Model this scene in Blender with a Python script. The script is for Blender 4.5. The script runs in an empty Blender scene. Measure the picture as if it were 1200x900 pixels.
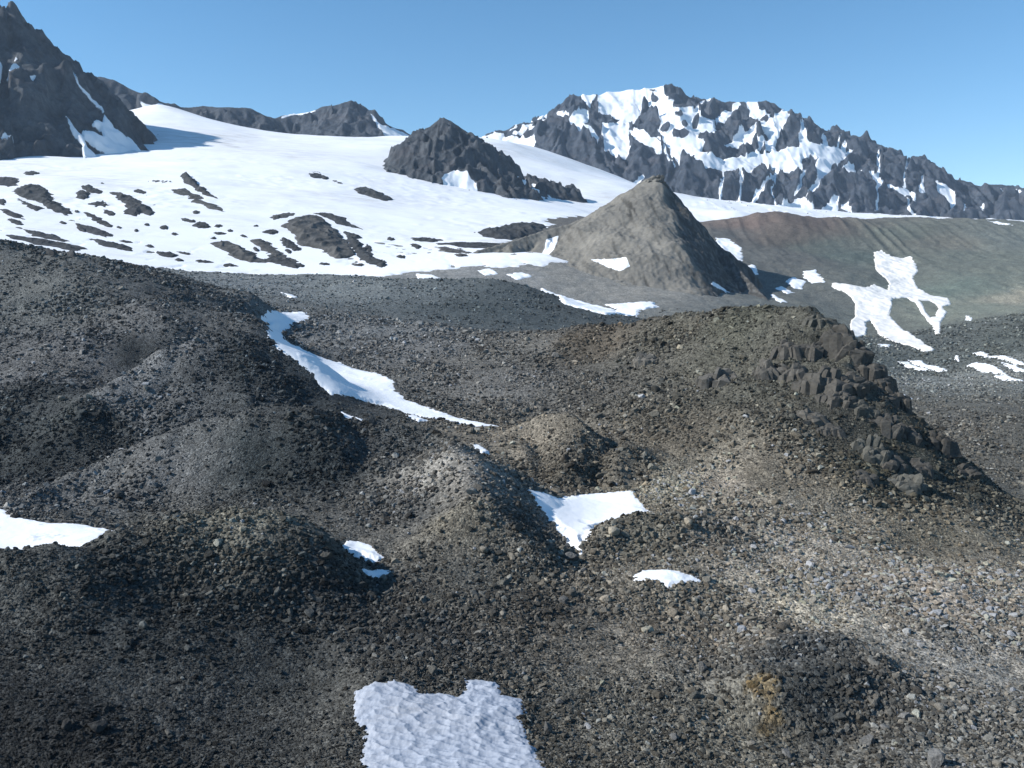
import bpy, bmesh, math, random
import numpy as np

random.seed(7)
RNG = np.random.default_rng(11)
SC = bpy.context.scene
COL = SC.collection
PITCH = math.atan(120 / 1000.0)
HAZE = 0.000032
CP, SP = math.cos(PITCH), math.sin(PITCH)


# ------------------------------------------------------------------ noise
def _hash(ix, iy, seed):
    h = (ix.astype(np.int64) * 374761393 + iy.astype(np.int64) * 668265263 + seed * 2147483647 + 974634777) & 0xFFFFFFFF
    h = ((h ^ (h >> 13)) * 1274126177) & 0xFFFFFFFF
    h = (h ^ (h >> 16)) & 0xFFFFFFFF
    return h


def perlin(x, y, seed=0):
    x = np.asarray(x, float); y = np.asarray(y, float)
    ix = np.floor(x); iy = np.floor(y)
    fx = x - ix; fy = y - iy
    u = fx * fx * fx * (fx * (fx * 6 - 15) + 10)
    v = fy * fy * fy * (fy * (fy * 6 - 15) + 10)

    def g(dx, dy):
        ang = _hash(ix + dx, iy + dy, seed) * (2 * math.pi / 4294967296.0)
        return np.cos(ang) * (fx - dx) + np.sin(ang) * (fy - dy)
    n0 = g(0, 0) * (1 - u) + g(1, 0) * u
    n1 = g(0, 1) * (1 - u) + g(1, 1) * u
    return (n0 * (1 - v) + n1 * v) * 1.5


def fbm(x, y, octv=4, seed=0, gain=0.5, lac=2.03):
    s = 0; a = 1.0; f = 1.0
    for k in range(octv):
        s = s + a * perlin(x * f + 17.3 * k, y * f - 9.1 * k, seed + k * 13)
        a *= gain; f *= lac
    return s


def ridged(x, y, octv=4, seed=0, gain=0.5, lac=2.1):
    s = 0; a = 1.0; f = 1.0; w = 1.0
    for k in range(octv):
        n = 1.0 - np.abs(perlin(x * f + 7.7 * k, y * f + 3.9 * k, seed + k * 17)) * 1.6
        n = np.clip(n, 0, 1) ** 2 * w
        w = np.clip(n * 1.6, 0, 1)
        s = s + a * n
        a *= gain; f *= lac
    return s


def worley(x, y, seed=0):
    """distance to nearest feature point, in cells"""
    ix = np.floor(x); iy = np.floor(y)
    best = np.full(np.shape(x), 9.0); second = best.copy()
    for dx in (-1, 0, 1):
        for dy in (-1, 0, 1):
            hx = _hash(ix + dx, iy + dy, seed) / 4294967296.0
            hy = _hash(ix + dx, iy + dy, seed + 91) / 4294967296.0
            d = np.hypot(ix + dx + hx - x, iy + dy + hy - y)
            second = np.minimum(second, np.maximum(best, d))
            best = np.minimum(best, d)
    return best, second


def sstep(e0, e1, x):
    t = np.clip((x - e0) / (e1 - e0), 0, 1)
    return t * t * (3 - 2 * t)


# ------------------------------------------------------------------ survey: a bearing and a distance give a world point
def bear(u, v):
    """photo point -> (X/Y, Z/Y) of its line of sight from the viewpoint at the origin"""
    x = (np.asarray(u, float) - 600) / 1000.0
    z = (450 - np.asarray(v, float)) / 1000.0
    yy = CP + z * SP
    zz = -SP + z * CP
    return x / yy, zz / yy


def at(u, v, D):
    a, t = bear(u, v)
    return np.array([a * D, D, t * D], float)


CTRL = []          # (a, L, t)


def P(*pts):       # seen points (u, v, distance)
    for u, v, D in pts:
        a, t = bear(u, v)
        CTRL.append((float(a), math.log(D), float(t)))


def H(*pts):       # hidden points (u as bearing on the horizon, distance, height)
    for u, D, z in pts:
        a, _ = bear(u, 330)
        CTRL.append((float(a), math.log(D), z / D))


# near slopes --------------------------------------------------------------
H((-500, 45, -34), (0, 45, -36), (600, 45, -40), (1200, 45, -40), (1700, 45, -34))
P((0, 900, 92), (200, 900, 94), (415, 900, 93), (640, 900, 93), (900, 900, 95), (1200, 900, 96))
P((-200, 900, 90), (-200, 720, 114), (-200, 640, 132), (-200, 600, 190), (-200, 500, 260), (-200, 400, 340))
P((1400, 900, 93), (1400, 780, 125), (1400, 700, 160))
# lower left slope and its crest
P((0, 800, 105), (200, 800, 111), (380, 800, 113), (0, 720, 119), (200, 720, 127), (340, 720, 131), (400, 720, 133))
P((0, 652, 128), (60, 637, 132), (135, 622, 140), (210, 606, 147), (280, 598, 150), (335, 603, 151), (380, 622, 150), (400, 660, 146))
H((60, 141, -46.2), (0, 138, -46), (135, 152, -47.5), (200, 163, -49), (280, 170, -49), (350, 171, -50))
P((0, 600, 185), (0, 612, 172), (60, 616, 168), (120, 623, 160), (60, 604, 183), (130, 612, 178))
P((200, 599, 190), (300, 594, 186), (380, 604, 180), (425, 640, 163), (425, 600, 182))
# big dark dome on the left
P((300, 562, 207), (200, 568, 210), (380, 572, 200), (110, 590, 198), (420, 560, 206))
H((15, 205, -54), (60, 226, -52), (110, 236, -50), (160, 246, -48), (230, 254, -46), (300, 256, -45), (360, 250, -46))
P((0, 540, 240), (50, 522, 248), (0, 490, 266), (100, 490, 262))
P((420, 580, 192), (450, 620, 173), (418, 655, 157), (470, 560, 202), (470, 600, 182), (445, 690, 146), (470, 720, 136), (450, 540, 214))
H((440, 250, -45), (510, 250, -47))
# dome above it
P((200, 484, 260), (300, 482, 257), (385, 470, 274), (100, 475, 266))
H((150, 300, -38), (220, 325, -34), (290, 330, -32))
P((200, 385, 340), (100, 412, 325), (300, 383, 348))
# upper left slope
P((0, 445, 300), (0, 400, 345), (0, 350, 395), (0, 300, 428), (0, 288, 434), (100, 400, 345), (100, 350, 388), (100, 303, 437),
  (200, 358, 385), (200, 320, 445), (300, 372, 372), (300, 351, 440), (250, 338, 445), (-200, 280, 450))
H((0, 520, 9), (0, 620, 2), (100, 530, 3), (200, 540, -4), (-200, 620, 0), (300, 560, -10))
# strip of snow and its banks
P((330, 367, 470), (312, 380, 435), (330, 400, 398), (370, 425, 357), (400, 450, 325), (450, 470, 302), (500, 485, 289), (580, 500, 272))
P((400, 410, 397), (440, 438, 348), (500, 462, 315), (600, 472, 303), (600, 440, 338), (500, 420, 382), (600, 402, 402), (400, 386, 458), (500, 393, 442))
# broad ridge and the crag topped hill
P((360, 371, 505), (400, 370, 505), (500, 380, 472), (560, 386, 455), (640, 388, 430), (700, 380, 405), (760, 372, 380), (800, 368, 360),
  (850, 361, 340), (900, 357, 325), (940, 359, 312), (965, 366, 302), (985, 382, 295), (1000, 402, 288), (1030, 440, 278), (1060, 475, 270),
  (1100, 510, 262), (1140, 548, 252), (1200, 592, 240), (1280, 645, 230))
H((560, 525, -33), (640, 500, -38), (720, 470, -42), (800, 430, -48), (900, 390, -46), (900, 480, -80), (950, 380, -50), (1000, 345, -58),
  (1000, 430, -92), (1050, 320, -68), (1100, 310, -80), (1150, 300, -86), (1200, 285, -88), (1280, 270, -92))
P((700, 420, 360), (700, 460, 311), (700, 486, 285), (800, 400, 335), (800, 450, 298), (800, 500, 262), (800, 535, 242),
  (900, 400, 300), (900, 450, 272), (900, 500, 248), (900, 550, 224), (1000, 450, 264), (1000, 500, 247), (1000, 550, 226), (1000, 600, 204),
  (1100, 560, 238), (1100, 600, 214), (1100, 650, 188), (1200, 650, 198), (950, 420, 284))
# mounds round the middle snow patch
P((600, 510, 262), (610, 570, 216), (645, 576, 213), (688, 578, 212), (740, 577, 213))
H((660, 285, -49), (700, 250, -52), (700, 236, -54), (698, 224, -55))
P((630, 578, 212), (740, 578, 212), (768, 600, 197), (700, 610, 195), (668, 620, 190), (680, 642, 182))
P((850, 560, 226), (830, 590, 206), (770, 590, 204))
P((870, 645, 172), (780, 672, 152), (740, 672, 152), (830, 672, 156))
H((740, 190, -53), (795, 192, -52.5))
# cone in the middle
P((480, 640, 165), (480, 680, 149), (540, 700, 140), (620, 700, 144), (670, 668, 162))
H((540, 228, -48), (590, 216, -50.5), (640, 200, -52), (620, 208, -51.5))
# centre and right, low
P((540, 740, 131), (540, 795, 113), (480, 790, 113), (620, 780, 118), (430, 740, 129), (430, 810, 108), (520, 810, 109), (600, 815, 109), (440, 880, 96), (620, 880, 97))
P((700, 700, 146), (700, 780, 120), (700, 840, 106), (800, 720, 141), (800, 800, 116), (800, 860, 103))
P((940, 872, 105), (1010, 850, 109), (870, 868, 103), (1060, 810, 115))
P((940, 724, 141), (860, 745, 133), (1060, 740, 137))
P((1000, 700, 151), (1000, 650, 174), (900, 600, 200), (900, 650, 172), (1100, 690, 160), (1200, 690, 170), (1120, 740, 138), (1200, 780, 128), (1100, 840, 107), (1200, 850, 107), (1140, 670, 176))
# valley on the right and its far wall
P((1060, 460, 600), (1100, 490, 520), (1150, 530, 440), (1190, 565, 395), (1250, 600, 360), (1200, 500, 480), (1200, 450, 640), (1100, 450, 720),
  (1060, 430, 820), (1010, 390, 1000), (970, 345, 1200))
P((985, 325, 1320), (1050, 335, 1330), (1050, 295, 1600), (1100, 375, 1060), (1100, 402, 920), (1150, 420, 820), (1200, 415, 790), (1200, 370, 950), (1150, 330, 1320),
  (1200, 310, 1450), (930, 290, 1600), (890, 285, 1600), (1120, 290, 1650))
P((870, 263, 1760), (885, 251, 1790), (905, 247, 1800), (920, 248, 1810), (960, 254, 1860), (1000, 256, 1900), (1050, 256, 1950), (1100, 257, 1960), (1160, 257, 1920), (1200, 263, 1880), (1320, 275, 1800), (1320, 350, 1200), (1320, 450, 700))
H((880, 2300, 60), (1000, 2400, 110), (1100, 2450, 120), (1200, 2400, 110), (1350, 2300, 110))
P((840, 290, 1500), (850, 325, 1280), (890, 345, 1150), (930, 362, 1040), (800, 300, 1350))
# grey gravel hill in the middle distance
P((200, 316, 850), (300, 322, 830), (400, 322, 815), (460, 327, 800), (520, 327, 790), (580, 327, 780), (620, 336, 765), (660, 350, 745), (700, 363, 715), (735, 372, 680))
P((300, 345, 620), (400, 350, 650), (500, 356, 650), (560, 370, 610), (620, 372, 625), (660, 378, 630))
H((560, 880, -9), (640, 850, -24), (700, 820, -36), (400, 890, 2), (200, 890, 9), (0, 750, 9), (-200, 750, 10))
P((650, 345, 930), (720, 360, 880), (760, 361, 880), (820, 366, 860), (480, 323, 960), (700, 340, 980), (640, 320, 1030), (560, 318, 1010), (800, 345, 980))
# snowfield
P((0, 290, 930), (100, 302, 940), (200, 312, 950), (300, 320, 960), (400, 320, 990), (480, 317, 1010), (560, 309, 1080), (640, 299, 1160), (-200, 280, 930))
P((0, 240, 1300), (100, 250, 1300), (200, 250, 1350), (300, 260, 1350), (400, 270, 1350), (500, 280, 1350), (590, 277, 1450), (0, 200, 1750), (100, 205, 1750),
  (200, 205, 1800), (300, 210, 1850), (400, 220, 1850), (500, 236, 1850), (610, 250, 1800), (100, 188, 2050), (200, 180, 2200), (300, 180, 2300), (400, 190, 2300), (500, 212, 2200),
  (200, 150, 2700), (300, 162, 2800), (400, 168, 2800), (470, 175, 2700), (-200, 200, 1800), (0, 172, 2200))
P((165, 128, 3150), (185, 122, 3200), (240, 138, 3200), (300, 152, 3200), (350, 158, 3200), (420, 161, 3200), (480, 160, 3250), (530, 165, 3400))
H((100, 3900, 560), (250, 4000, 520), (400, 4000, 500), (250, 6500, 500), (600, 6500, 500), (1000, 6500, 480), (-400, 4000, 560), (1500, 6000, 450), (-500, 6500, 500))
P((560, 161, 3700), (600, 170, 3500), (650, 195, 3100), (720, 216, 2900), (800, 242, 2700), (860, 251, 2550), (620, 180, 3450), (690, 206, 3350), (640, 225, 2650))
P((620, 172, 4000), (720, 206, 4000), (800, 236, 3900), (880, 240, 3900), (960, 247, 3900), (1200, 262, 3900))

CT = np.array(CTRL)
A0, L0 = 0.0, 6.0


def _kern(r2):
    return np.sqrt(r2 + 0.012 ** 2)


_x = CT[:, 0] - A0; _y = CT[:, 1] - L0
_n = len(CT)
_M = np.zeros((_n + 3, _n + 3))
_M[:_n, :_n] = _kern((_x[:, None] - _x[None]) ** 2 + (_y[:, None] - _y[None]) ** 2) - 0.0002 * np.eye(_n)
_M[:_n, _n] = 1; _M[:_n, _n + 1] = _x; _M[:_n, _n + 2] = _y
_M[_n:, :_n] = _M[:_n, _n:].T
_W = np.linalg.solve(_M, np.concatenate([CT[:, 2], np.zeros(3)]))


def _base_exact(a, L):
    sh = np.shape(a)
    a = np.ravel(a) - A0; L = np.ravel(L) - L0
    out = np.empty(len(a))
    for i in range(0, len(a), 40000):
        p = a[i:i + 40000]; q = L[i:i + 40000]
        k = _kern((p[:, None] - _x[None]) ** 2 + (q[:, None] - _y[None]) ** 2)
        out[i:i + 40000] = k @ _W[:_n] + _W[_n] + p * _W[_n + 1] + q * _W[_n + 2]
    return out.reshape(sh)


aa = np.concatenate([np.linspace(-1.3, -0.66, 61)[:-1], np.linspace(-0.66, 0.66, 941), np.linspace(0.66, 1.3, 61)[1:]])
LL = np.concatenate([np.linspace(math.log(42), math.log(66), 50)[:-1], np.linspace(math.log(66), math.log(620), 721),
                     np.linspace(math.log(620), math.log(2300), 301)[1:], np.linspace(math.log(2300), math.log(7000), 91)[1:]])
_ba = aa[::2]; _bL = np.append(LL[::2], LL[-1]) if len(LL) % 2 == 0 else LL[::2]
_BT = _base_exact(*np.meshgrid(_ba, _bL))


def lookup(F, ga, gL, a, L):
    i = np.interp(L, gL, np.arange(len(gL))); j = np.interp(a, ga, np.arange(len(ga)))
    i0 = np.clip(i.astype(int), 0, len(gL) - 2); j0 = np.clip(j.astype(int), 0, len(ga) - 2)
    fi = i - i0; fj = j - j0
    return (F[i0, j0] * (1 - fi) * (1 - fj) + F[i0 + 1, j0] * fi * (1 - fj) + F[i0, j0 + 1] * (1 - fi) * fj + F[i0 + 1, j0 + 1] * fi * fj)


def base_t(a, L):
    return lookup(_BT, _ba, _bL, np.asarray(a, float), np.asarray(L, float))


# extra swellings of the ground: (u, v, D, radius m, height m)
BUMPS = [(70, 400, 330, 22, 3.5), (170, 370, 360, 25, 4), (60, 335, 400, 26, 3), (20, 470, 275, 16, 2.5),
         (1110, 690, 158, 9, 1.6), (780, 770, 122, 8, 1.2), (250, 700, 120, 12, 1.5), (100, 760, 100, 9, 1.5),
         (330, 760, 113, 9, -1.4), (620, 720, 138, 7, 1.0), (1000, 560, 220, 10, 1.5), (870, 480, 255, 9, 1.8), (760, 470, 295, 14, 2.2),
         (30, 820, 90, 7, -1.5), (1150, 620, 205, 12, 2.0)]
BUMPS = [(tuple(at(u, v, D)[:2]), r, h) for u, v, D, r, h in BUMPS]


# mounds that stand on the ground: crest line, near slope, far slope, rounding of the top (m)
MOUNDS = [
    ([(512, 527, 214), (530, 522, 207), (542, 529, 198), (548, 550, 187), (552, 574, 177), (550, 592, 169)], 0.58, 0.62, 1.6),
    ([(552, 574, 177), (585, 608, 169), (610, 640, 162)], 0.55, 0.62, 2.0),
    ([(440, 640, 166), (470, 610, 176), (490, 585, 184)], 0.4, 0.5, 2.5),
    ([(14, 598, 190), (60, 573, 205), (100, 551, 213), (150, 527, 219), (210, 503, 223), (270, 490, 226), (325, 480, 229), (362, 481, 229)], 0.60, 0.7, 2.0),
    ([(362, 481, 229), (380, 515, 219)], 0.6, 0.66, 2.0),
    ([(372, 484, 236), (400, 490, 235), (440, 499, 233), (500, 507, 230), (526, 516, 226)], 0.62, 0.6, 1.2),
    ([(105, 468, 260), (150, 440, 274), (200, 412, 285), (240, 397, 291), (286, 392, 295), (318, 398, 297)], 0.60, 0.66, 2.0),
    ([(286, 394, 294), (300, 425, 282), (305, 450, 272)], 0.55, 0.6, 4.0),
    ([(-60, 470, 285), (0, 440, 306), (50, 415, 324), (110, 388, 344), (160, 362, 366), (205, 346, 387)], 0.66, 0.4, 1.2),
    ([(-40, 365, 372), (40, 345, 392), (120, 330, 410)], 0.55, 0.4, 2.0),
    ([(-40, 525, 246), (0, 508, 254), (60, 492, 262)], 0.55, 0.5, 1.5),
    ([(606, 500, 260), (636, 489, 261), (664, 488, 258), (678, 500, 249), (672, 522, 240), (662, 545, 229)], 0.72, 0.7, 1.6),
    ([(590, 512, 258), (606, 520, 250), (618, 535, 240)], 0.55, 0.6, 2.0),
    ([(764, 526, 246), (742, 521, 244), (728, 530, 238), (722, 548, 230)], 0.72, 0.7, 1.6),
    ([(758, 548, 234), (800, 541, 240), (850, 545, 238)], 0.50, 0.5, 2.5),
    ([(700, 630, 172), (712, 614, 176), (745, 607, 178), (800, 607, 179), (852, 619, 179), (880, 640, 176)], 0.58, 0.66, 1.5),
    ([(866, 800, 114), (890, 775, 121), (930, 755, 125), (980, 754, 125), (1022, 772, 121), (1040, 795, 116)], 0.5, 0.5, 1.2),
    ([(905, 800, 112), (940, 797, 113), (985, 790, 115)], 0.75, 0.2, 1.0),
    ([(1070, 690, 164), (1110, 678, 168), (1180, 678, 172)], 0.42, 0.5, 2.0),
    ([(940, 600, 204), (1010, 622, 196), (1080, 650, 190)], 0.45, 0.4, 2.0),
    ([(860, 655, 176), (905, 640, 182), (960, 655, 178)], 0.45, 0.5, 1.5),
    ([(660, 720, 142), (720, 700, 150), (800, 705, 150)], 0.4, 0.5, 1.5),
]
MOUNDS = [([at(*p) + np.array([0, 0, 0.6]) for p in m], f * 1.08, b * 1.05, c * 0.8) for m, f, b, c in MOUNDS]


def mound_z(X, Y, line, sf, sb, c):
    best = np.full(X.shape, -1e9)
    for p, q in zip(line[:-1], line[1:]):
        ex, ey = q[0] - p[0], q[1] - p[1]; l2 = ex * ex + ey * ey
        t = np.clip(((X - p[0]) * ex + (Y - p[1]) * ey) / l2, 0, 1)
        dx = X - p[0] - t * ex; dy = Y - p[1] - t * ey
        d = np.hypot(dx, dy)
        s = sb + (sf - sb) * (0.5 - 0.5 * dy / (d + 0.5))
        best = np.maximum(best, p[2] + t * (q[2] - p[2]) + 0.4 * c - np.sqrt((s * d) ** 2 + c * c) + 0.6 * c)
    return best


def smooth_z(a, L):
    """ground height without the fine roughness"""
    Y = np.exp(L); X = a * Y
    z = base_t(a, L) * Y
    for (bx, by), r, h in BUMPS:
        z = z + h * np.exp(-((X - bx) ** 2 + (Y - by) ** 2) / (r * r))
    for line, sf, sb, c in MOUNDS:
        pts_ = np.array(line); R = 52.0
        k = (X > pts_[:, 0].min() - R) & (X < pts_[:, 0].max() + R) & (Y > pts_[:, 1].min() - R) & (Y < pts_[:, 1].max() + R)
        if not k.any(): continue
        xk = X[k]; yk = Y[k]
        wob = 1.6 * perlin(xk / 13, yk / 13, 88)
        m = mound_z(xk + wob, yk + 1.6 * perlin(xk / 13, yk / 13, 89), line, sf, sb, c)
        zk = z[k]; h = np.clip(0.5 + (m - zk) / 3.2, 0, 1)
        z[k] = zk + (m - zk) * h + 1.6 * h * (1 - h)
    near = 1 - sstep(500, 900, Y)
    z = z + near * (0.9 * fbm(X / 34, Y / 34, 3, 3) + 0.0)
    return z


def rough(a, L):
    Y = np.exp(L); X = a * Y
    near = 1 - sstep(600, 1200, Y)
    z = near * (0.42 * fbm(X / 9, Y / 9, 3, 21) + 0.13 * fbm(X / 2.1, Y / 2.1, 3, 41))
    # crags near the top of the hill on the right
    cx, cy = at(995, 436, 282)[:2]
    m = np.exp(-(((X - cx) / 42) ** 2 + ((Y - cy) / 30) ** 2))
    z = z + m * 1.8 * (ridged(X / 14, Y / 14, 5, 77) - 0.8)
    qx = X + 1.2 * perlin(X / 4, Y / 4, 78); qy = Y + 1.2 * perlin(X / 4, Y / 4, 79)
    for cs_, am_ in ((7.0, 1.8), (3.1, 1.0)):
        h_ = _hash(np.floor(qx / cs_ + 0.4 * qy / cs_), np.floor(qy / cs_ - 0.3 * qx / cs_), 7) / 4294967296.0
        z = z + np.clip(m * 1.4 - 0.2, 0, 1) * am_ * (h_ - 0.5)
    # gullies on the far wall of the valley
    far = sstep(750, 1300, Y) * sstep(0.16, 0.26, a)
    z = z + far * (3.8 * (ridged((X - 0.12 * Y) / 42 + 0.3 * perlin(X / 200, Y / 300, 5), Y / 900, 3, 31) - 0.7) * sstep(1300, 1750, Y) * np.clip(0.6 + 0.9 * fbm(X / 130, Y / 300, 2, 33), 0.1, 1.4) + 6 * fbm(X / 170, Y / 260, 4, 9) + 0.8 * fbm(X / 14, Y / 20, 3, 19))
    mid = sstep(600, 800, Y) * (1 - sstep(2000, 2400, Y))
    z = z + mid * 1.2 * fbm(X / 30, Y / 30, 4, 51)
    return z


# ------------------------------------------------------------------ mesh helpers
def tag(o, label, cat, group=None, kind=None):
    o['label'] = label; o['category'] = cat
    if group: o['group'] = group
    if kind: o['kind'] = kind
    return o


def grid_object(name, X, Y, Z, mat, keep=None, attrs=(), smooth=True):
    n, m = X.shape
    idx = np.arange(n * m).reshape(n, m)
    quads = np.stack([idx[:-1, :-1], idx[:-1, 1:], idx[1:, 1:], idx[1:, :-1]], -1).reshape(-1, 4)
    if keep is not None:
        k = keep.ravel()
        quads = quads[k[quads].any(1)]
        used = np.zeros(n * m, bool); used[quads.ravel()] = True
        remap = np.cumsum(used) - 1
        quads = remap[quads]
    else:
        used = np.ones(n * m, bool)
    co = np.stack([X.ravel(), Y.ravel(), Z.ravel()], 1)[used]
    me = bpy.data.meshes.new(name)
    me.vertices.add(len(co)); me.vertices.foreach_set('co', co.astype(np.float32).ravel())
    me.loops.add(len(quads) * 4); me.loops.foreach_set('vertex_index', quads.astype(np.int32).ravel())
    me.polygons.add(len(quads))
    me.polygons.foreach_set('loop_start', np.arange(0, len(quads) * 4, 4, dtype=np.int32))
    me.polygons.foreach_set('use_smooth', np.full(len(quads), smooth))
    me.update(calc_edges=True)
    for an, av in attrs:
        if av.ndim == 3:
            at_ = me.attributes.new(an, 'FLOAT_VECTOR', 'POINT')
            at_.data.foreach_set('vector', av.reshape(-1, 3)[used].astype(np.float32).ravel())
        else:
            at_ = me.attributes.new(an, 'FLOAT', 'POINT')
            at_.data.foreach_set('value', av.ravel()[used].astype(np.float32))
    me.materials.append(mat)
    o = bpy.data.objects.new(name, me); COL.objects.link(o)
    return o


# ------------------------------------------------------------------ materials
class N:
    def __init__(self, name):
        self.m = bpy.data.materials.new(name); self.m.use_nodes = True
        self.t = self.m.node_tree; self.t.nodes.clear()
        self.out = self.t.nodes.new('ShaderNodeOutputMaterial')
        self.b = self.t.nodes.new('ShaderNodeBsdfPrincipled')
        self.t.links.new(self.b.outputs[0], self.out.inputs[0])
        self.geo = self.t.nodes.new('ShaderNodeNewGeometry')

    def link(self, a, b): self.t.links.new(a, b)

    def set(self, sock, v):
        if hasattr(v, 'is_output'): self.link(v, sock)
        else: sock.default_value = v

    def math(self, op, a, b=0.0, c=None, clamp=False):
        n = self.t.nodes.new('ShaderNodeMath'); n.operation = op; n.use_clamp = clamp
        self.set(n.inputs[0], a); self.set(n.inputs[1], b)
        if c is not None: self.set(n.inputs[2], c)
        return n.outputs[0]

    def pos(self, scale=(1, 1, 1)):
        n = self.t.nodes.new('ShaderNodeVectorMath'); n.operation = 'MULTIPLY'
        self.link(self.geo.outputs['Position'], n.inputs[0]); n.inputs[1].default_value = scale
        return n.outputs[0]

    def noise(self, vec, scale, detail=4, rough=0.55, out='Fac'):
        n = self.t.nodes.new('ShaderNodeTexNoise'); self.link(vec, n.inputs['Vector'])
        n.inputs['Scale'].default_value = scale; n.inputs['Detail'].default_value = detail; n.inputs['Roughness'].default_value = rough
        return n.outputs[out]

    def voro(self, vec, scale, out='Distance', feature='F1'):
        n = self.t.nodes.new('ShaderNodeTexVoronoi'); n.feature = feature
        self.link(vec, n.inputs['Vector']); n.inputs['Scale'].default_value = scale
        return n.outputs[out]

    def ramp(self, f, stops):
        n = self.t.nodes.new('ShaderNodeValToRGB'); self.link(f, n.inputs[0])
        e = n.color_ramp.elements
        while len(e) < len(stops): e.new(0.5)
        for i, (p, c) in enumerate(stops):
            e[i].position = p; e[i].color = (c if isinstance(c, tuple) else (c, c, c)) + (1,)
        return n.outputs[0]

    def mix(self, f, a, b, mode='MIX'):
        n = self.t.nodes.new('ShaderNodeMix'); n.data_type = 'RGBA'; n.blend_type = mode
        self.set(n.inputs[0], f)
        for s, v in ((n.inputs[6], a), (n.inputs[7], b)):
            self.set(s, v if hasattr(v, 'is_output') else (tuple(v) + (1,) if len(v) == 3 else v))
        return n.outputs[2]

    def attr(self, name, kind='GEOMETRY', out='Fac'):
        n = self.t.nodes.new('ShaderNodeAttribute'); n.attribute_name = name; n.attribute_type = kind
        return n.outputs[out]

    def bump(self, h, strength, dist, prev=None):
        n = self.t.nodes.new('ShaderNodeBump'); n.inputs['Strength'].default_value = strength; n.inputs['Distance'].default_value = dist
        self.link(h, n.inputs['Height'])
        if prev is not None: self.link(prev, n.inputs['Normal'])
        return n.outputs[0]

    def done(self, color, rough=0.9, normal=None, spec=0.25):
        self.set(self.b.inputs['Base Color'], color if hasattr(color, 'is_output') else tuple(color) + (1,))
        self.set(self.b.inputs['Roughness'], rough)
        self.b.inputs['Specular IOR Level'].default_value = spec
        if normal is not None: self.link(normal, self.b.inputs['Normal'])
        return self.m


def ground_material():
    n = N('moraine gravel')
    p = n.pos()
    tint = n.attr('tint', out='Vector')
    c1 = n.voro(p, 2.2, 'Color'); c2 = n.voro(p, 5.0, 'Color')
    d1 = n.voro(p, 2.2); d2 = n.voro(p, 5.0)
    sep = n.t.nodes.new('ShaderNodeSeparateColor'); n.link(c1, sep.inputs[0])
    sep2 = n.t.nodes.new('ShaderNodeSeparateColor'); n.link(c2, sep2.inputs[0])
    v = n.math('ADD', n.math('MULTIPLY', n.math('POWER', sep.outputs[0], 2.0), 0.9), n.math('MULTIPLY', sep2.outputs[1], 0.5))
    v = n.math('ADD', v, 0.38)
    big = n.noise(p, 0.06, 5, 0.6)
    v = n.math('MULTIPLY', v, n.math('ADD', n.math('MULTIPLY', big, 0.9), 0.55))
    v = n.math('MULTIPLY', v, n.math('ADD', n.math('MULTIPLY', n.ramp(n.noise(p, 0.35, 9, 0.75), [(0.35, 0.0), (0.65, 1.0)]), 0.75), 0.6))
    col = n.mix(1.0, tint, n.ramp(n.math('MULTIPLY', v, 0.4), [(0, 0.0), (1, 1.0)]), 'MULTIPLY')
    sc = n.t.nodes.new('ShaderNodeVectorMath'); sc.operation = 'SCALE'; n.link(col, sc.inputs[0]); sc.inputs[3].default_value = 2.5
    h = n.math('ADD', n.math('MULTIPLY', d1, 0.6), n.math('MULTIPLY', d2, 0.3))
    h = n.math('SUBTRACT', n.math('MULTIPLY', n.noise(p, 1.1, 6, 0.65), 0.6), h)
    return n.done(sc.outputs[0], 0.95, n.bump(h, 0.9, 0.35), 0.15)


def stone_material(name, kind):
    n = N(name)
    tint = n.attr('col', kind, 'Vector') if kind == 'INSTANCER' else n.attr('col', 'OBJECT', 'Vector')
    tc = n.t.nodes.new('ShaderNodeTexCoord')
    f = n.noise(tc.outputs['Object'], 4.0, 8, 0.7)
    r = n.ramp(f, [(0.3, 0.4), (0.7, 1.0)])
    col = n.mix(1.0, tint, r, 'MULTIPLY')
    f2 = n.noise(tc.outputs['Object'], 1.4, 3)
    return n.done(col, 0.9, n.bump(n.math('ADD', f, n.math('MULTIPLY', f2, 0.7)), 0.8, 0.4), 0.2)


def snow_material(name='snow', dirt=0.35, scale=1.0, clean=(0.86, 0.87, 0.88), band=False):
    n = N(name)
    p = n.pos()
    d = n.noise(p, 0.012 * scale, 6, 0.6)
    d2 = n.noise(n.pos((0.35, 1, 1)), 0.08 * scale, 5, 0.65)
    f = n.math('MULTIPLY', n.ramp(d, [(0.45, 0.0), (0.75, 1.0)]), n.ramp(d2, [(0.35, 0.0), (0.7, 1.0)]))
    if band:
        st = n.ramp(n.noise(n.pos((0.012, 0.05, 0.12)), 1.0, 6, 0.7), [(0.42, 0.0), (0.62, 1.0)])
        f = n.math('ADD', f, n.math('MULTIPLY', n.attr('dirt'), n.math('MULTIPLY', st, 1.1)), clamp=True)
    col = n.mix(n.math('MULTIPLY', f, dirt), clean, (0.50, 0.47, 0.43))
    h = n.noise(p, 0.5 * scale, 6, 0.6)
    return n.done(col, 0.7, n.bump(h, 0.35, 0.25 / scale), 0.25)


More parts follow.
